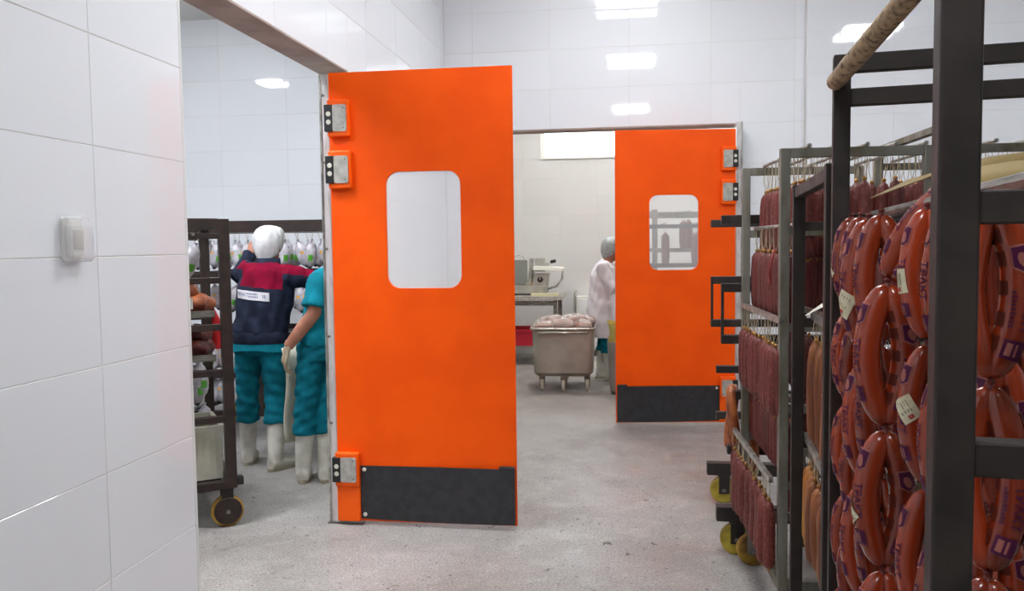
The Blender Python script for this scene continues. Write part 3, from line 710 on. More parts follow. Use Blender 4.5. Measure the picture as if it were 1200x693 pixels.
for ti, (z, xs, pr_, dr) in enumerate(((1.843, (.10, .2, .3, .4, .5), PS1, .125), (1.56, (.06, .25), PS2, .105), (1.21, (.005, .22), PS2, .105), (.908, (.06, .25), PS4, .085), (.622, (-.028, .2), PS5, .085))):
    for i, x in enumerate(xs):
        rod(MG, x, z, .83, label='shiny steel hanging rod on the %s tier of the grey salami rack' % TN[ti], group='rods of the grey salami rack', sq=ti > 1)
        row(MG, x, z, YS if i == 0 else YS[::2] if ti else YS[::2], pr_, 'dark brown speckled salami hanging on the %s tier of the grey rack' % TN[ti], 'salami on the %s tier' % TN[ti], dr)
for x in (.08, .2, .32):
    rod(MG2, x, 1.85, .75, label='shiny steel hanging rod on the taller grey rack', group='rods of the taller grey rack')
    row(MG2, x, 1.85, [.06+.1*i for i in range(7)], PS1, 'dark brown salami hanging on the taller grey rack', 'salami on the taller grey rack', .125)
PT = [salami_proto('salami', .33, .024, 'salami_tan', 20+i, .07) for i in range(2)]
PY = [salami_proto('salami', .27, .024, 'salami_tan', 23+i, .08) for i in range(2)]; PYY = [salami_proto('salami', .27, .026, 'salami_yellow', 26, .08)]
for z, ps, xs, n in ((1.243, PT, (.07, .2), 'upper'), (.823, PY, (.05, .16), 'lower')):
    for x in xs:
        rod(MB_, x, z, .86, label='steel hanging rod on the %s level of the tan sausage rack' % n, group='rods of the tan sausage rack', sq=True)
        ys = [.1+.075*i for i in range(10)]
        row(MB_, x, z, ys[:-2] if n == 'lower' and x < .1 else ys, ps, 'tan brown sausage stick on the %s level of the black rack' % n, 'tan sausages on the %s level' % n, .075)
row(MB_, .055, .823, [.70, .775], PYY, 'bright yellow sausage stick among tan ones on the black rack', 'yellow sausages on the black rack', .08)

# ------------------------------------------------------------------ ring sausages with printed casing
L0, R0, BU = .235, .0205, .028
def cl(f): return V((BU*math.sin(PI*f)**.8 if 0 < f < 1 else 0, 0, -L0*f))
def on_link(s, th, off):                      # s along 0..1, th around
    p = cl(s); t = (cl(min(1, s+.01))-cl(max(0, s-.01))).normalized(); nx = V((0, 1, 0)).cross(t).normalized()
    if nx.x < 0: nx = -nx
    return p+(nx*math.cos(th)+V((0, 1, 0))*math.sin(th))*(R0+off)
def wrap(b, flat, faces, s0, th0, off, flip=1):  # flat (u along, v around)
    vs = [on_link(s0+flip*u/L0, th0+v/R0, off) for u, v in flat]; b.add(vs, faces)
def quad(b, u0, v0, u1, v1, s0, th0, off, nu=3, nv=4):
    fl = [(u0+(u1-u0)*i/nu, v0+(v1-v0)*j/nv) for i in range(nu+1) for j in range(nv+1)]
    wrap(b, fl, [(i*(nv+1)+j, (i+1)*(nv+1)+j, (i+1)*(nv+1)+j+1, i*(nv+1)+j+1) for i in range(nu) for j in range(nv)], s0, th0, off)
def sub_tris(vs, fs):                          # one midpoint subdivision so letters follow the casing
    vs = list(vs); mid = {}; out = []
    def m(a, b):
        k = (min(a, b), max(a, b))
        if k not in mid: mid[k] = len(vs); vs.append(((vs[a][0]+vs[b][0])/2, (vs[a][1]+vs[b][1])/2))
        return mid[k]
    for a, b, c in fs:
        x, y, z = m(a, b), m(b, c), m(c, a); out += [(a, x, z), (x, b, y), (z, y, c), (x, y, z)]
    return vs, out
def print_mesh():
    b = B()
    for th0, k in ((0.35, 0), (PI+.5, 1), (-1.3, 2)):
        if k in (0, 2):
            sh = .0 if k == 0 else .12
            b.mi = 1                                       # pale outline of the emblem
            pent = [(-.019, -.0145), (.012, -.0145), (.021, 0), (.012, .0145), (-.019, .0145)]
            def pent_at(sc, s0, off):
                fl = [(0, 0)]+[(u*sc, v*sc) for u, v in pent]
                n = len(pent); vs, fs = sub_tris(fl, [(0, 1+i, 1+(i+1) % n) for i in range(n)]); wrap(b, vs, fs, s0, th0, off)
            pent_at(.92, .22+sh, .0006); b.mi = 0; pent_at(.79, .22+sh, .0009)
            b.mi = 1
            fl = [(.010*math.cos(a)+.002, .006*math.sin(a)+.002*math.cos(a)) for a in [i*PI/5 for i in range(10)]]
            wrap(b, [(0, 0)]+fl, [(0, 1+i, 1+(i+1) % 10) for i in range(10)], .22+sh, th0, .0012)
            b.mi = 0
            vs, fs = text_tris('ТРАКТ', .0175, .012); vs, fs = sub_tris(vs, fs); wrap(b, [(u, v+.005) for u, v in vs], fs, .5+sh, th0, .0009)
            vs, fs = ticks(9, .05, .006); vs, fs = sub_tris(vs, fs); wrap(b, [(u, v-.011) for u, v in vs], fs, .5+sh, th0, .0009)
            quad(b, -.012, -.013, .012, .013, .76+sh*.6, th0, .0009)
            b.mi = 1
            quad(b, -.008, -.009, .008, -.002, .76+sh*.6, th0, .0012); quad(b, -.008, .001, .008, .004, .76+sh*.6, th0, .0012)
        else:
            b.mi = 2
            for s0 in (.2, .33, .5, .68, .82): quad(b, -.010, -.010, .010, .008, s0, th0, .0007)
    return b.mesh('print', ['print_purple', 'print_pale', 'print_brown'])
def link_proto():
    t = thing('sausage_link', 'x', 'sausage'); pts = []; rad = []
    for f in (0, .012, .03, .06, .11, .18, .28, .4, .5, .6, .72, .82, .89, .94, .97, .988, 1):
        e = abs(2*f-1); pts.append(cl(f)); rad.append(R0*max(.12, (1-e**7)**.5))
    part('casing', B().loft(pts, rad, 14, ref=(0, 1, 0)), 'sausage', t, smooth=True)
    part('print', PRINT, 'x', t)
    tp = B().lathe((0, 0, .004), (0, 0, 1), [(.004, -.012), (.007, -.006), (.004, 0), (.006, .005), (.003, .009)], 8); part('tie', tp, 'sausage_tip', t)
    return t
PRINT = print_mesh()
PL = Proto(link_proto())
def tag_part(t, s0, th0, rot):
    b = B(); b.mi = 0; n = 4; hu, hv = .021, .016; fl = []
    for i in range(n+1):
        for j in range(n+1):
            u, v = -hu+2*hu*i/n, -hv+2*hv*j/n; fl.append((u*math.cos(rot)-v*math.sin(rot), u*math.sin(rot)+v*math.cos(rot)))
    wrap(b, fl, [(i*(n+1)+j, (i+1)*(n+1)+j, (i+1)*(n+1)+j+1, i*(n+1)+j+1) for i in range(n) for j in range(n)], s0, th0, .0018)
    b.mi = 1
    for k in range(4):
        v = -.010+.005*k; l = [(-.014, v), (.006, v), (.006, v+.0016), (-.014, v+.0016)]
        wrap(b, [(u*math.cos(rot)-w_*math.sin(rot), u*math.sin(rot)+w_*math.cos(rot)) for u, w_ in l], [(0, 1, 2, 3)], s0, th0, .0022)
    b.mi = 2; l = [(.010, -.004), (.017, -.004), (.017, .004), (.010, .004)]
    wrap(b, [(u*math.cos(rot)-w_*math.sin(rot), u*math.sin(rot)+w_*math.cos(rot)) for u, w_ in l], [(0, 1, 2, 3)], s0, th0, .0022)
    o = part('paper_label', b.mesh('paper_label', ['paper_tag', 'tag_ink', 'tag_red']), 'x', t); o['label'] = 'cream paper label with small print'
LT = []
for a in ((.55, .3, .1), (.6, -.5, .8), (.45, 1.1, .6), (.62, -.1, 1.57), (.62, .8, -.6)):
    t = link_proto(); tag_part(t, *a); LT.append(Proto(t))
ORD = ('first', 'second', 'third', 'fourth', 'fifth', 'sixth')
def put_link(p0, p1, bul, pr_=None, fat=1.0, lv=0, rd='outer'):
    p0, p1, bul = V(p0), V(p1), V(bul); z = (p0-p1).normalized(); x = (bul-z*bul.dot(z)).normalized(); y = z.cross(x); s = (p0-p1).length/L0
    sr = s*fat
    M = Matrix(((x.x*sr, y.x*sr, z.x*s, p0.x), (x.y*sr, y.y*sr, z.y*s, p0.y), (x.z*sr, y.z*sr, z.z*s, p0.z), (0, 0, 0, 1)))
    gr = '%s links down the chains on the %s rod of the black rack' % (ORD[lv], rd)
    if pr_: pr_.use(M, 'orange sausage link with a cream paper label, %s down its chain on the %s rod' % (ORD[lv], rd), 'sausage', gr+', with paper labels')
    else: PL.use(M, 'orange sausage link in purple printed casing, %s down its chain on the %s rod' % (ORD[lv], rd), 'sausage', gr)
def chain(x, y, z, lens, ang=0, tags=(), sway=.006, fat=1.0, rd='outer', l0=0):
    p = V((x, y, z)); d = V((math.cos(ang), math.sin(ang), 0))
    for i, l in enumerate(lens):
        q = p+V((random.uniform(-sway, sway), random.uniform(-sway, sway), -l))
        for s in (1, -1):
            a = random.uniform(-.25, .25); dd = (Matrix.Rotation(a, 3, 'Z') @ d)*s
            tg = [t_ for (ii, ss, t_) in tags if ii == i and ss == s]
            put_link(p+V((0, 0, -.006)), q+V((0, 0, .006)), dd, LT[tg[0]] if tg else None, fat, i+l0, rd)
        p = q
chain(.483, 1.945, 1.556, (.208, .21, .205, .205, .2, .19), -.25, ((0, -1, 1), (1, 1, 2)), .003)
chain(.47, 1.82, 1.553, (.215, .22, .21, .21, .2), -.2)
chain(.452, 1.69, 1.545, (.27, .245, .235, .23, .2), -.15, ((0, -1, 4), (1, 1, 0)), .004)
chain(.438, 1.56, 1.55, (.235, .24, .235, .23, .2), -.1)
put_link((.50, 1.32, 1.592), (.413, 1.43, 1.440), (-.5, 0, 1)); put_link((.515, 1.33, 1.565), (.42, 1.435, 1.438), (.2, -.4, .2), LT[0])
chain(.411, 1.425, 1.433, (.241, .236, .235, .22), -.05, ((0, 1, 3), (1, -1, 1)), .003, 1.08, 'outer', 1)
chain(.425, 1.29, 1.55, (.2, .215, .225, .23, .2), -.25, ((1, -1, 2), (0, -1, 0), (3, -1, 0)), .004)
chain(.42, 1.16, 1.553, (.215, .22, .225, .22, .2), -.5, ((2, 1, 1),), .004)
chain(.465, 1.13, 1.545, (.19, .205, .21, .21, .2), .2, ((0, 1, 4), (2, -1, 4)), .004)
chain(.40, 1.0, 1.553, (.215, .22, .225, .22, .2), -.3)
for j, x0 in enumerate((.28, .46)):
    for y0 in (.14, .3, .46, .62, .78, .94, 1.08):
        q = MA @ V((x0+random.uniform(-.02, .02), y0, 1.553)); chain(q.x, q.y, q.z, [random.uniform(.19, .235) for _ in range(5 if j == 0 else 3)], random.uniform(-.6, .3), ((random.randint(0, 2), 1, random.randint(0, 4)),) if y0 < .6 else (), rd='middle' if j == 0 else 'inner')
for x in (.088, .28, .46): rod(MA, x, 1.556, 1.2, 'steel_dark', .01, 'steel rod carrying ring sausages on the black rack', 'rods of the black ring sausage rack')
# beige pole, kraft sheets, papers
o = tag(link('wooden_pole', B().loft([(.457, 1.995, 1.858), (.463, 1.9, 1.874), (.482, 1.61, 1.922), (.50, 1.3, 1.973), (.52, .98, 2.024)], [.0195, .0205, .021, .021, .02], 14).mesh('wooden_pole', 'pole', True)),
        'worn beige round pole lying over the top of the black sausage rack', 'pole')
def sheet(name, pts, nu, m, label, cat, group=None, thick=.0012):
    b = B(); vs = [V(p) for p in pts]; n = len(vs)//nu
    b.add(vs, [(i*nu+j, i*nu+j+1, (i+1)*nu+j+1, (i+1)*nu+j) for i in range(n-1) for j in range(nu-1)])
    o = tag(link(name, b.mesh(name, m, True)), label, cat, group); s = o.modifiers.new('solid', 'SOLIDIFY'); s.thickness = thick; return o
sheet('kraft_paper', [(.43, 1.60, 1.577), (.50, 1.62, 1.61), (.62, 1.63, 1.62), (.485, 1.40, 1.607), (.55, 1.40, 1.628), (.66, 1.40, 1.63), (.53, 1.2, 1.605), (.58, 1.2, 1.622), (.68, 1.2, 1.62)], 3, 'kraft',
      'folded brown kraft paper sheet laid on the ring sausages', 'paper')
sheet('kraft_paper', [(.43, 1.16, 1.568), (.44, 1.2, 1.594), (.50, 1.15, 1.572), (.5, 1.2, 1.603), (.58, 1.13, 1.575), (.58, 1.19, 1.606), (.7, 1.1, 1.575), (.7, 1.16, 1.606)], 2, 'kraft',
      'narrow olive brown paper strip behind the near post of the black rack', 'paper')
sheet('paper_sheet', [(.52, 2.62, 1.275), (.50, 2.5, 1.285), (.57, 2.63, 1.31), (.56, 2.5, 1.318), (.64, 2.63, 1.325), (.64, 2.5, 1.33)], 2, 'paper', 'crumpled white paper sheet lying over the tan sausages', 'paper')
sheet('paper_tag', [(.545, 3.30, 1.47), (.53, 3.25, 1.47), (.528, 3.31, 1.40), (.512, 3.25, 1.38), (.53, 3.31, 1.34), (.53, 3.30, 1.30)], 2, 'pink_tag', 'pink red paper tag hanging among the brown salami', 'tag')
# brown ring sausage on the cart arm
def ring_sausage(x, y, z, h, m, label):
    b = B(); pts = []; n = 22
    for i in range(n+1):
        a = -PI/2+PI*.08+2*PI*(1-.08)*i/n; pts.append((x+.012*math.sin(a*2), y+.055*math.cos(a), z-h/2-h/2*math.sin(a+PI)))
    rad = [.012]+[.024]*(n-1)+[.012]; o = tag(link('ring_sausage', b.loft(pts, rad, 12, ref=(1, 0, 0)).mesh('ring_sausage', m, True)), label, 'sausage'); return o
ring_sausage(.475, 4.06, .80, .30, 'sausage_ring' if 'sausage_ring' in MATS else 'meat', 'pinkish brown ring sausage hanging over an arm of the black cart')
ring_sausage(.56, 4.06, .80, .42, 'meat', 'long brown looped sausage hanging next to the ring on the black cart arm')
# ------------------------------------------------------------------ packing room: bin trolley, bags, table, slicer
tx, ty = -.70, 8.66; TZ = .165
t = thing('meat_trolley', 'stainless steel meat trolley filled with plastic wrapped meat', 'trolley', (tx, ty, 0), .03)
def bin_shell(b, w0, d0, w1, d1, z0, z1, th):
    lo = rrect(-w0/2, -d0/2, w0/2, d0/2, .07, 5); hi = rrect(-w1/2, -d1/2, w1/2, d1/2, .06, 5); n = len(lo)
    lo0 = rrect(-w0/2+.04, -d0/2+.04, w0/2-.04, d0/2-.04, .04, 5)
    li = [(x*(1-th), y*(1-th)) for x, y in lo]; hi_ = [(x*(1-th), y*(1-th)) for x, y in hi]
    rings = [[(x, y, z0) for x, y in lo0], [(x, y, z0+.04) for x, y in lo], [(x, y, z1) for x, y in hi], [(x, y, z1) for x, y in hi_], [(x, y, z0+.05) for x, y in li]]
    vs = [p for r in rings for p in r]; fs = [(i*n+k, i*n+(k+1) % n, (i+1)*n+(k+1) % n, (i+1)*n+k) for i in range(4) for k in range(n)]
    fs += [tuple(reversed(range(n))), tuple(range(4*n, 5*n))]; b.add(vs, fs)
b = B(); bin_shell(b, .6, .6, .63, .64, TZ-.01, .645, .02); part('bin', b, 'tote_steel', t, bev=.002)
rm = rrect(-.325, -.33, .325, .33, .06, 5); part('rim', B().loft([(x, y, .645) for x, y in rm+rm[:1]], .012, 8, ref=(0, 0, 1), cap=False), 'bright_steel', t, smooth=True)
part('handle', B().loft([(-.25, -.322, .615), (-.24, -.35, .61), (.24, -.35, .61), (.25, -.322, .615)], .011, 8, ref=(0, 0, 1)), 'bright_steel', t, smooth=True)
part('lug', B().box((-.03, .33, .64), (.3, .36, .70)), 'steel_dark', t, bev=.004)
for x, y in ((-.22, -.2), (.24, -.2), (.0, -.27), (.0, .25)):
    c = part('caster', B().box((x-.03, y-.03, .12), (x+.03, y+.03, TZ+.0)).box((x-.028, y-.03, .05), (x-.02, y+.03, .14)).box((x+.02, y-.03, .05), (x+.028, y+.03, .14)), 'steel_dark', t, bev=.002)
    part('wheel', B().lathe((x-.017, y, .062), (1, 0, 0), [(.03, 0), (.058, .002), (.062, .008), (.062, .026), (.058, .032), (.03, .034)], 18), 'crate_white', c)
def blob(c, r, seed, m, amp=.25):
    rr = random.Random(seed); b = B().ell((0, 0, 0), r, 16, 10); ph = [rr.uniform(0, 6) for _ in range(6)]
    b.v = [tuple(V(v)*(1+amp*.5*(math.sin(v[0]*55+ph[0])*math.sin(v[1]*60+ph[3])+math.sin(v[1]*48+ph[1])*math.sin(v[2]*70+ph[2])))+V(c)) for v in b.v]; return b
k = 0
for (x, y, z, rx, ry, rz) in ((-.2, -.18, .665, .11, .1, .06), (.0, -.2, .69, .12, .1, .07), (.2, -.19, .675, .1, .1, .065), (-.1, .02, .70, .12, .11, .07), (.12, .03, .715, .12, .12, .065),
                              (-.2, .2, .67, .1, .1, .07), (.03, .2, .70, .11, .1, .06), (.22, .16, .68, .1, .11, .07)):
    g = thing('meat_bag', 'clear plastic bag of meat lying in the steel trolley', 'bag', (tx+x, ty+y, z-.03), 0, 'bagged meat in the steel trolley')
    part('meat_piece', blob((-.02, 0, .02), (rx*.62, ry*.62, rz*.6), k*3+1, 'meat'), 'meat', g, smooth=True); part('meat_piece', blob((.05, .02, .028), (rx*.42, ry*.5, rz*.55), k*3+2, 'meat'), 'meat', g, smooth=True)
    part('bag_film', blob((0, 0, .025), (rx, ry, rz), k*3+3, 'bag', .3), 'bag', g, smooth=True); k += 1
# bed under the bags so the trolley reads full
part('fill', B().prism(rrect(-.29, -.29, .29, .29, .05, 4), lambda u, v, q: V((u, v, q)), .2, .63), 'meat', t)
# waste bin with a yellow bag
t = thing('waste_bin', 'grey plastic bin lined with a yellow bag beside the white coated worker', 'bin', (-.09, 8.36, 0))
b = B(); bin_shell(b, .26, .26, .31, .31, .0, .53, .03); part('bin', b, 'grey_plastic', t)
b = B(); n = 20
for i, (r, z) in enumerate(((.12, .3), (.135, .53), (.125, .62), (.15, .70))):
    pass
vs = []; prof = ((.11, .3), (.135, .53), (.12, .6), (.15, .71))
for r, z in prof:
    for q in range(n): a = 2*PI*q/n; rr = r*(1+.12*math.sin(5*a+z*9)); vs.append((rr*math.cos(a), rr*math.sin(a), z+.02*math.sin(3*a)))
b.add(vs, [(i*n+q, i*n+(q+1) % n, (i+1)*n+(q+1) % n, (i+1)*n+q) for i in range(3) for q in range(n)]); part('liner', b, 'yellow_bag', t, smooth=True)
# table
t = thing('work_table', 'stainless steel work table carrying the meat slicer', 'table', (-1.75, 10.5, 0)); TH = .865
part('tabletop', B().box((-.75, -.35, TH-.05), (.9, .4, TH)), 'steel', t, bev=.004)
for x in (-.7, .82):
    for y in (-.3, .35): part('leg', B().box((x-.025, y-.025, 0), (x+.025, y+.025, TH-.05)), 'steel_dark', t, bev=.003)
part('shelf', B().box((-.72, -.32, .22), (.84, .37, .25)), 'steel', t, bev=.003)
part('brace', B().box((-.7, -.31, TH-.12), (.82, -.29, TH-.06)), 'steel_dark', t)
def crate(name, x, y, z, w_, d_, h_, m, label, rz=0, slots=True):
    t = thing(name, label, 'crate', (x, y, z), rz)
    part('base', B().box((-w_/2, -d_/2, 0), (w_/2, d_/2, .012)), m, t)
    for a, c in (((-w_/2, -d_/2, .01), (w_/2, -d_/2+.012, h_)), ((-w_/2, d_/2-.012, .01), (w_/2, d_/2, h_)), ((-w_/2, -d_/2+.012, .01), (-w_/2+.012, d_/2-.012, h_)), ((w_/2-.012, -d_/2+.012, .01), (w_/2, d_/2-.012, h_))):
        part('side', B().box(a, c), m, t, bev=.002)
    part('rim', B().box((-w_/2-.012, -d_/2-.012, h_-.03), (w_/2+.012, -d_/2, h_)).box((-w_/2-.012, d_/2, h_-.03), (w_/2+.012, d_/2+.012, h_)).box((-w_/2-.012, -d_/2, h_-.03), (-w_/2, d_/2, h_)).box((w_/2, -d_/2, h_-.03), (w_/2+.012, d_/2, h_)), m, t)
    n = int(w_/.03)
    for i in range(1, n): part('rib', B().box((-w_/2+i*w_/n-.003, -d_/2-.006, .03), (-w_/2+i*w_/n+.003, -d_/2, h_-.03)), m, t)
    n = int(d_/.03)
    for i in range(1, n): part('rib', B().box((w_/2, -d_/2+i*d_/n-.003, .03), (w_/2+.006, -d_/2+i*d_/n+.003, h_-.03)), m, t)
    return t
crate('plastic_crate', -1.30, 10.42, .25, .40, .5, .20, 'crate_red', 'red plastic crate on the table shelf behind the meat trolley', .06)
crate('plastic_crate', -1.78, 10.42, .25, .42, .5, .22, 'crate_red', 'second red plastic crate further along the table shelf')
# slicer
t = thing('meat_slicer', 'steel meat slicer standing on the work table', 'slicer', (-1.22, 10.5, TH))
part('base', B().prism(rrect(-.3, -.18, .16, .2, .05), lambda u, v, q: V((u, v, q)), .02, .12), 'slicer', t, bev=.012)
for x in (-.25, .11):
    for y in (-.13, .15): part('foot', B().lathe((x, y, 0), (0, 0, 1), [(.02, 0), (.024, .002), (.018, .025)], 12), 'knob_black', t)
part('motor_housing', B().prism([(-.02, .11), (.17, .11), (.19, .27), (.0, .27)], lambda u, v, q: V((u, q, v)), -.13, .08), 'slicer', t, bev=.012)
k = part('dial', B().lathe((.085, -.15, .195), (0, 1, 0), [(.03, 0), (.036, .004), (.036, .025)], 20), 'knob_black', t); part('pointer', B().box((.082, -.153, .195), (.088, -.149, .228)), 'white_plastic', k)
part('button', B().lathe((-.03, -.14, .14), (0, 1, 0), [(.008, 0), (.011, .002), (.011, .02)], 10), 'sticker_yellow', t)
part('blade', B().lathe((-.03, .06, .28), (1, 0, .15), [(.10, -.004), (.15, -.001), (.152, .001), (.08, .006), (.03, .02)], 28), 'bright_steel', t)
part('blade_guard', B().prism([(-.12, .12), (-.03, .12), (-.015, .46), (-.055, .47), (-.075, .2)], lambda u, v, q: V((u, q, v)), -.06, .12), 'slicer', t, bev=.008)
part('gauge_plate', B().prism(rrect(-.36, .12, -.09, .44, .02), lambda u, v, q: V((u, q, v)), -.02, .0), 'slicer_glass', t, bev=.003)
part('back_plate', B().prism(rrect(.0, .29, .13, .46, .01), lambda u, v, q: V((u, q, v)), .05, .07), 'slicer', t, bev=.003)
part('carriage', B().prism([(.0, .315), (.36, .30), (.38, .33), (.36, .345), (.0, .365)], lambda u, v, q: V((u, q, v)), -.19, .14), 'white_plastic', t, bev=.006)
a = part('carriage_arm', B().loft([(.36, -.02, .31), (.35, -.02, .2), (.28, -.02, .1), (.16, -.02, .07)], .012, 8), 'bright_steel', t, smooth=True)
k = part('pusher', B().box((.14, -.05, .365), (.19, .1, .40)), 'slicer', t, bev=.004); part('knob', B().lathe((.2, .0, .41), (1, 0, .2), [(.012, 0), (.02, .01), (.022, .06), (.012, .075)], 12), 'knob_black', k)
part('lid_handle', B().loft([(-.28, -.02, .42), (-.26, -.02, .48), (-.2, -.02, .5), (-.14, -.02, .48), (-.12, -.02, .42)], .006, 8), 'bright_steel', t, smooth=True)
tag(link('cutting_board', B().prism(rrect(-.17, -.08, .17, .08, .02), lambda u, v, q: V((-1.07+u, 10.25+v, q)), TH, TH+.028).mesh('cutting_board', 'cream_board')), 'cream cutting board on the edge of the work table', 'board')
t = thing('wall_cabinet', 'low white panel cabinet on the far wall behind the trolley', 'cabinet', (-.5, 11.2, 0))
part('body', B().box((-.23, -.12, .1), (.35, .1, .80)), 'white_plastic', t, bev=.006); part('door_panel', B().box((-.2, -.132, .13), (.32, -.12, .77)), 'plaster', t, bev=.004); part('pipe', B().loft([(-.26, -.02, 0), (-.26, -.02, .84), (-.24, .05, .86)], .014, 8), 'steel', t)
# racks in the packing room seen through the door window
RF, MF = rack('salami_rack', 'grey steel rack in the packing room seen through the far door window', (.22, 8.9), .12, .8, .7, 1.85, .05, 'grey_steel', ends=((1.80, .045), (1.42, .04), (.9, .04), (.5, .03)), sides=((1.82, .04),), base=.22)
RF2, MF2 = rack('salami_rack', 'low black steel rack in the packing room seen through the far door window', (.13, 8.05), .05, .75, .5, 1.68, .04, 'black_steel', ends=((1.66, .03), (1.28, .03), (.8, .03)), sides=((1.62, .03), (1.28, .03)), base=.2)
PF = [salami_proto('salami', .3, .034, 'salami', 40, .1)]
rod(MF2, .2, 1.69, .5, label='steel rod on the low black rack of the packing room', group='rods of the packing room racks'); rod(MF2, .5, 1.69, .5, label='steel rod on the low black rack of the packing room', group='rods of the packing room racks')
row(MF2, .2, 1.69, (.1, .25), PF, 'brown salami on the low black rack behind the far door window', 'salami behind the door window', .1); row(MF2, .5, 1.69, (.06, .15, .3), PF, 'brown salami on the low black rack behind the far door window', 'salami behind the door window', .1)
rod(MF, .4, 1.835, .7, label='steel rod on the grey rack of the packing room', group='rods of the packing room racks'); rod(MF, .6, 1.835, .7, label='steel rod on the grey rack of the packing room', group='rods of the packing room racks')
row(MF, .4, 1.835, (.1, .2, .35, .5), PF, 'brown salami on the grey rack behind the far door window', 'salami on the packing room grey rack', .1); row(MF, .6, 1.835, (.08, .2, .35, .5), PF, 'brown salami on the grey rack behind the far door window', 'salami on the packing room grey rack', .1)
# ------------------------------------------------------------------ side room: racks, hams, crate, tray goods
RL, ML = rack('ham_rack', 'dark brown steel rack on a yellow wheel holding the white crate in the side room', (-2.1-.88*math.cos(.62), 4.15-.88*math.sin(.62)), .62, .88, .85, 1.655, .055, 'brown_steel',
              ends=((1.632, .05), (1.565, .03), (1.33, .032), (1.082, .034), (.84, .034), (.59, .034)), sides=((1.632, .04),), base=.235, cm='wheel_dirty', cr=.085, cover=True)
part('bumper', B().box((.88, .005, .225), (.915, .06, .27)), 'knob_black', RL, bev=.006)
RR, MR = rack('ham_rack', 'long dark steel rack with white wrapped hams behind the worker in the navy jacket', (-3.45, 6.0), .02, 1.62, .75, 1.70, .05, 'brown_steel',
              ends=((1.665, .085), (1.30, .045), (.83, .045), (.52, .045)), sides=((1.665, .06), (1.30, .03), (.83, .03)), base=.22)
for x in (.62,): part('post', B().box((x-.025, 0, .22), (x+.025, .05, 1.62)), 'brown_steel', RR, bev=.003)
def ham_proto(L, r, seed):
    t = thing('wrapped_ham', 'x', 'ham'); rr = random.Random(seed)
    pts = [(0, 0, -L*f) for f in (0, .03, .1, .25, .5, .75, .9, .97, 1)]; rad = [r*q*rr.uniform(.95, 1.05) for q in (.16, .3, .62, .92, 1.03, 1, .8, .45, .15)]
    part('wrapping', B().loft(pts, rad, 14), 'ham', t, smooth=True)
    part('tie', B().lathe((0, 0, .0), (0, 0, 1), [(.012, -.008), (.007, .004), (.011, .016), (.004, .02)], 10), 'ham', t)
    part('end_cap', B().lathe((0, 0, -L), (0, 0, 1), [(.004, -.014), (.012, -.008), (.022, .006)], 10), 'ham_tip', t)
    part('string', B().loft([(0, 0, .01), (0, 0, .07)], .002, 5), 'string', t)
    def stick(name, th, z, du, dv, m):
        b = B(); n = 5; vs = []
        for i in range(n+1):
            for j in range(3): a = th-du/r/2+du/r*i/n; vs.append((1.06*r*math.cos(a), 1.06*r*math.sin(a), z-dv/2+dv*j/2))
        part(name, b.add(vs, [(i*3+j, (i+1)*3+j, (i+1)*3+j+1, i*3+j+1) for i in range(n) for j in range(2)]), m, t)
    stick('green_label', -.6, -L*.6, r*.7, L*.22, 'sticker_green'); stick('yellow_seal', -1.9, -L*.42, .022, .02, 'sticker_yellow'); stick('yellow_seal', .8, -L*.6, .022, .02, 'sticker_yellow'); stick('green_label', 2.2, -L*.5, r*.8, L*.25, 'sticker_green')
    return Proto(t)
HP = [ham_proto(.2, .047, i) for i in range(3)]
hl = 'white wrapped ham with yellow seal hanging on the %s tier of the long dark rack'; 
for tier, z, ys in (('top', 1.60, (.1, .38)), ('middle', 1.26, (.1, .4)), ('low', .80, (.06, .4)), ('bottom', .55, (.06, .4))):
    for yy in ys:
        o = tag(link('hanging_rod', B().beam(V((.05, yy, z+.03)), V((1.57, yy, z+.03)), .016, .02).mesh('hanging_rod', 'steel_dark')), 'grey rod across the long dark ham rack', 'rod', 'rods of the long ham rack'); o.matrix_basis = MR
        for i in range(15):
            x = .09+.102*i
            if tier == 'middle' and i % 3 == 1: continue
            p = random.choice(HP); tilt = random.uniform(-.45, .45) if tier in ('top', 'middle') else random.uniform(-.04, .04)
            q = MR @ V((x+random.uniform(-.02, .02), yy+random.uniform(-.03, .03), z-.055))
            p.use(Matrix.Translation(q) @ Matrix.Rotation(random.uniform(-.7, .7), 4, 'Z') @ Matrix.Rotation(tilt, 4, 'Y'), hl % tier, 'ham', 'hams on the %s tier' % tier)
for (x, y, z, tl) in ((.60, .3, 1.50, .5), (.74, .25, 1.52, .45), (.42, .5, 1.52, -.3)):
    HP[0].use(Matrix.Translation(ML @ V((x, y, z))) @ Matrix.Rotation(tl, 4, 'Y'), 'white wrapped ham with green label tilted near the top of the brown rack', 'ham', 'hams at the top of the brown rack')
for x, y in ((.2, .35), (.45, .35), (.7, .35)):
    o = tag(link('hanging_rod', B().beam(V((x, .0, 1.575)), V((x, .85, 1.575)), .014, .018).mesh('hanging_rod', 'steel_dark')), 'grey rod across the brown ham rack', 'rod', 'rods of the brown rack'); o.matrix_basis = ML
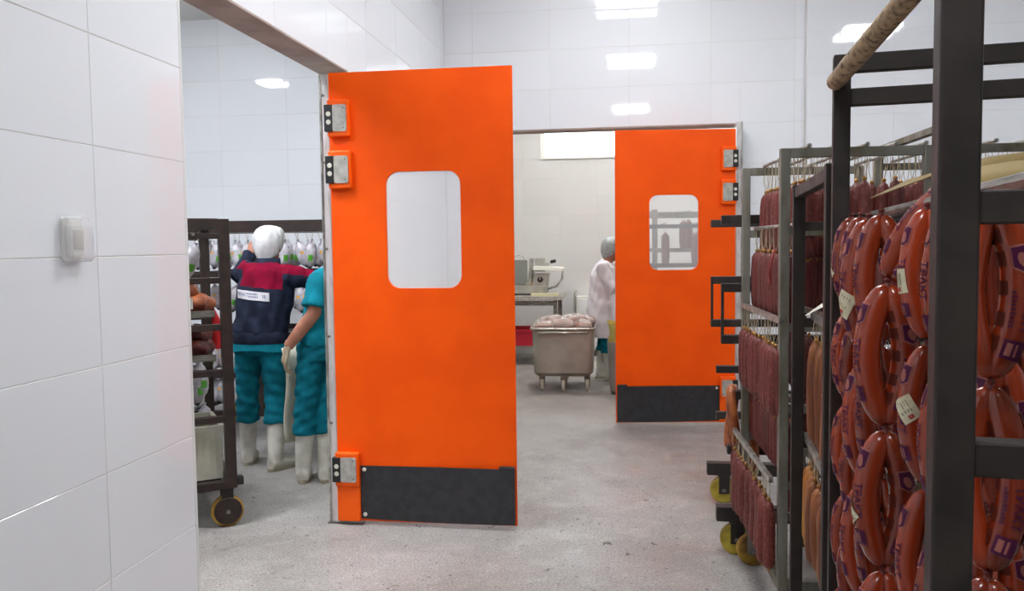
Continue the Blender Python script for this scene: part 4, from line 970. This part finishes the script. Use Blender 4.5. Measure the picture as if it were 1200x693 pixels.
for (x, z) in ((.78, .82), (.70, .565), (.80, .565), (.76, .78)):
    HP[1].use(Matrix.Translation(ML @ V((x, .62, z))), 'white wrapped ham hanging low in the brown rack above the white crate', 'ham', 'hams low in the brown rack')
# trays with meat in the brown rack
for z, lab in ((1.135, 'meat tray with price tickets in the brown rack'), (.90, 'red meat tray lower in the brown rack')):
    tr = thing('meat_tray', 'shallow steel '+lab, 'tray', tuple(ML @ V((.5, .42, z))), .62)
    part('pan', B().box((-.36, -.36, 0), (.30, .36, .012)), 'steel_dark', tr, bev=.003)
    [part('edge', B().box((-.36, e_-.008, 0), (.30, e_+.008, .035)), 'steel_dark', tr) for e_ in (-.362, .362)]
for i, (x, y, z, m) in enumerate(((.72, .17, 1.205, 'meat'), (.77, .30, 1.205, 'meat'), (.63, .2, 1.205, 'meat'), (.68, .30, 1.275, 'meat'), (.6, .35, 1.205, 'meat_dark'), (.76, .44, 1.205, 'meat'))):
    g = thing('meat_piece', 'brown smoked meat piece heaped on the upper tray of the brown rack', 'meat', tuple(ML @ V((x, y, z-.055))), 0, 'smoked meat on the upper tray')
    part('flesh', blob((0, 0, .045), (.065, .075, .05), 60+i, m), m, g, smooth=True)
    if i < 2: part('price_ticket', B().box((-.02, -.09, .03), (.03, -.085, .09)), 'white_plastic', g)
for i, (x, y, z) in enumerate(((.72, .18, .967), (.77, .32, .967), (.62, .25, .967), (.74, .25, 1.045))):
    g = thing('meat_piece', 'dark red meat piece on the lower tray of the brown rack', 'meat', tuple(ML @ V((x, y, z-.05))), 0, 'dark meat on the lower tray')
    part('flesh', blob((0, 0, .04), (.065, .07, .05), 70+i, 'meat_dark'), 'meat_dark', g, smooth=True)
tag(link('red_board', B().prism([(-.09, 0), (.05, .0), (.08, .08), (-.02, .27), (-.09, .24)], lambda u, v, q: V((-2.56+u, 4.84+q, .875+v)), 0, .012).mesh('red_board', 'board_red')), 'red plastic board leaning in the brown rack', 'board')
crate('plastic_crate', *(ML @ V((.65, .3, .255))), .34, .42, .29, 'crate_white', 'white plastic crate standing on the base of the brown rack', .62)

for p in LT+[PL]+PS5+PS1+PS2+PS4+PT+PY+PYY+PF+HP: p.drop()
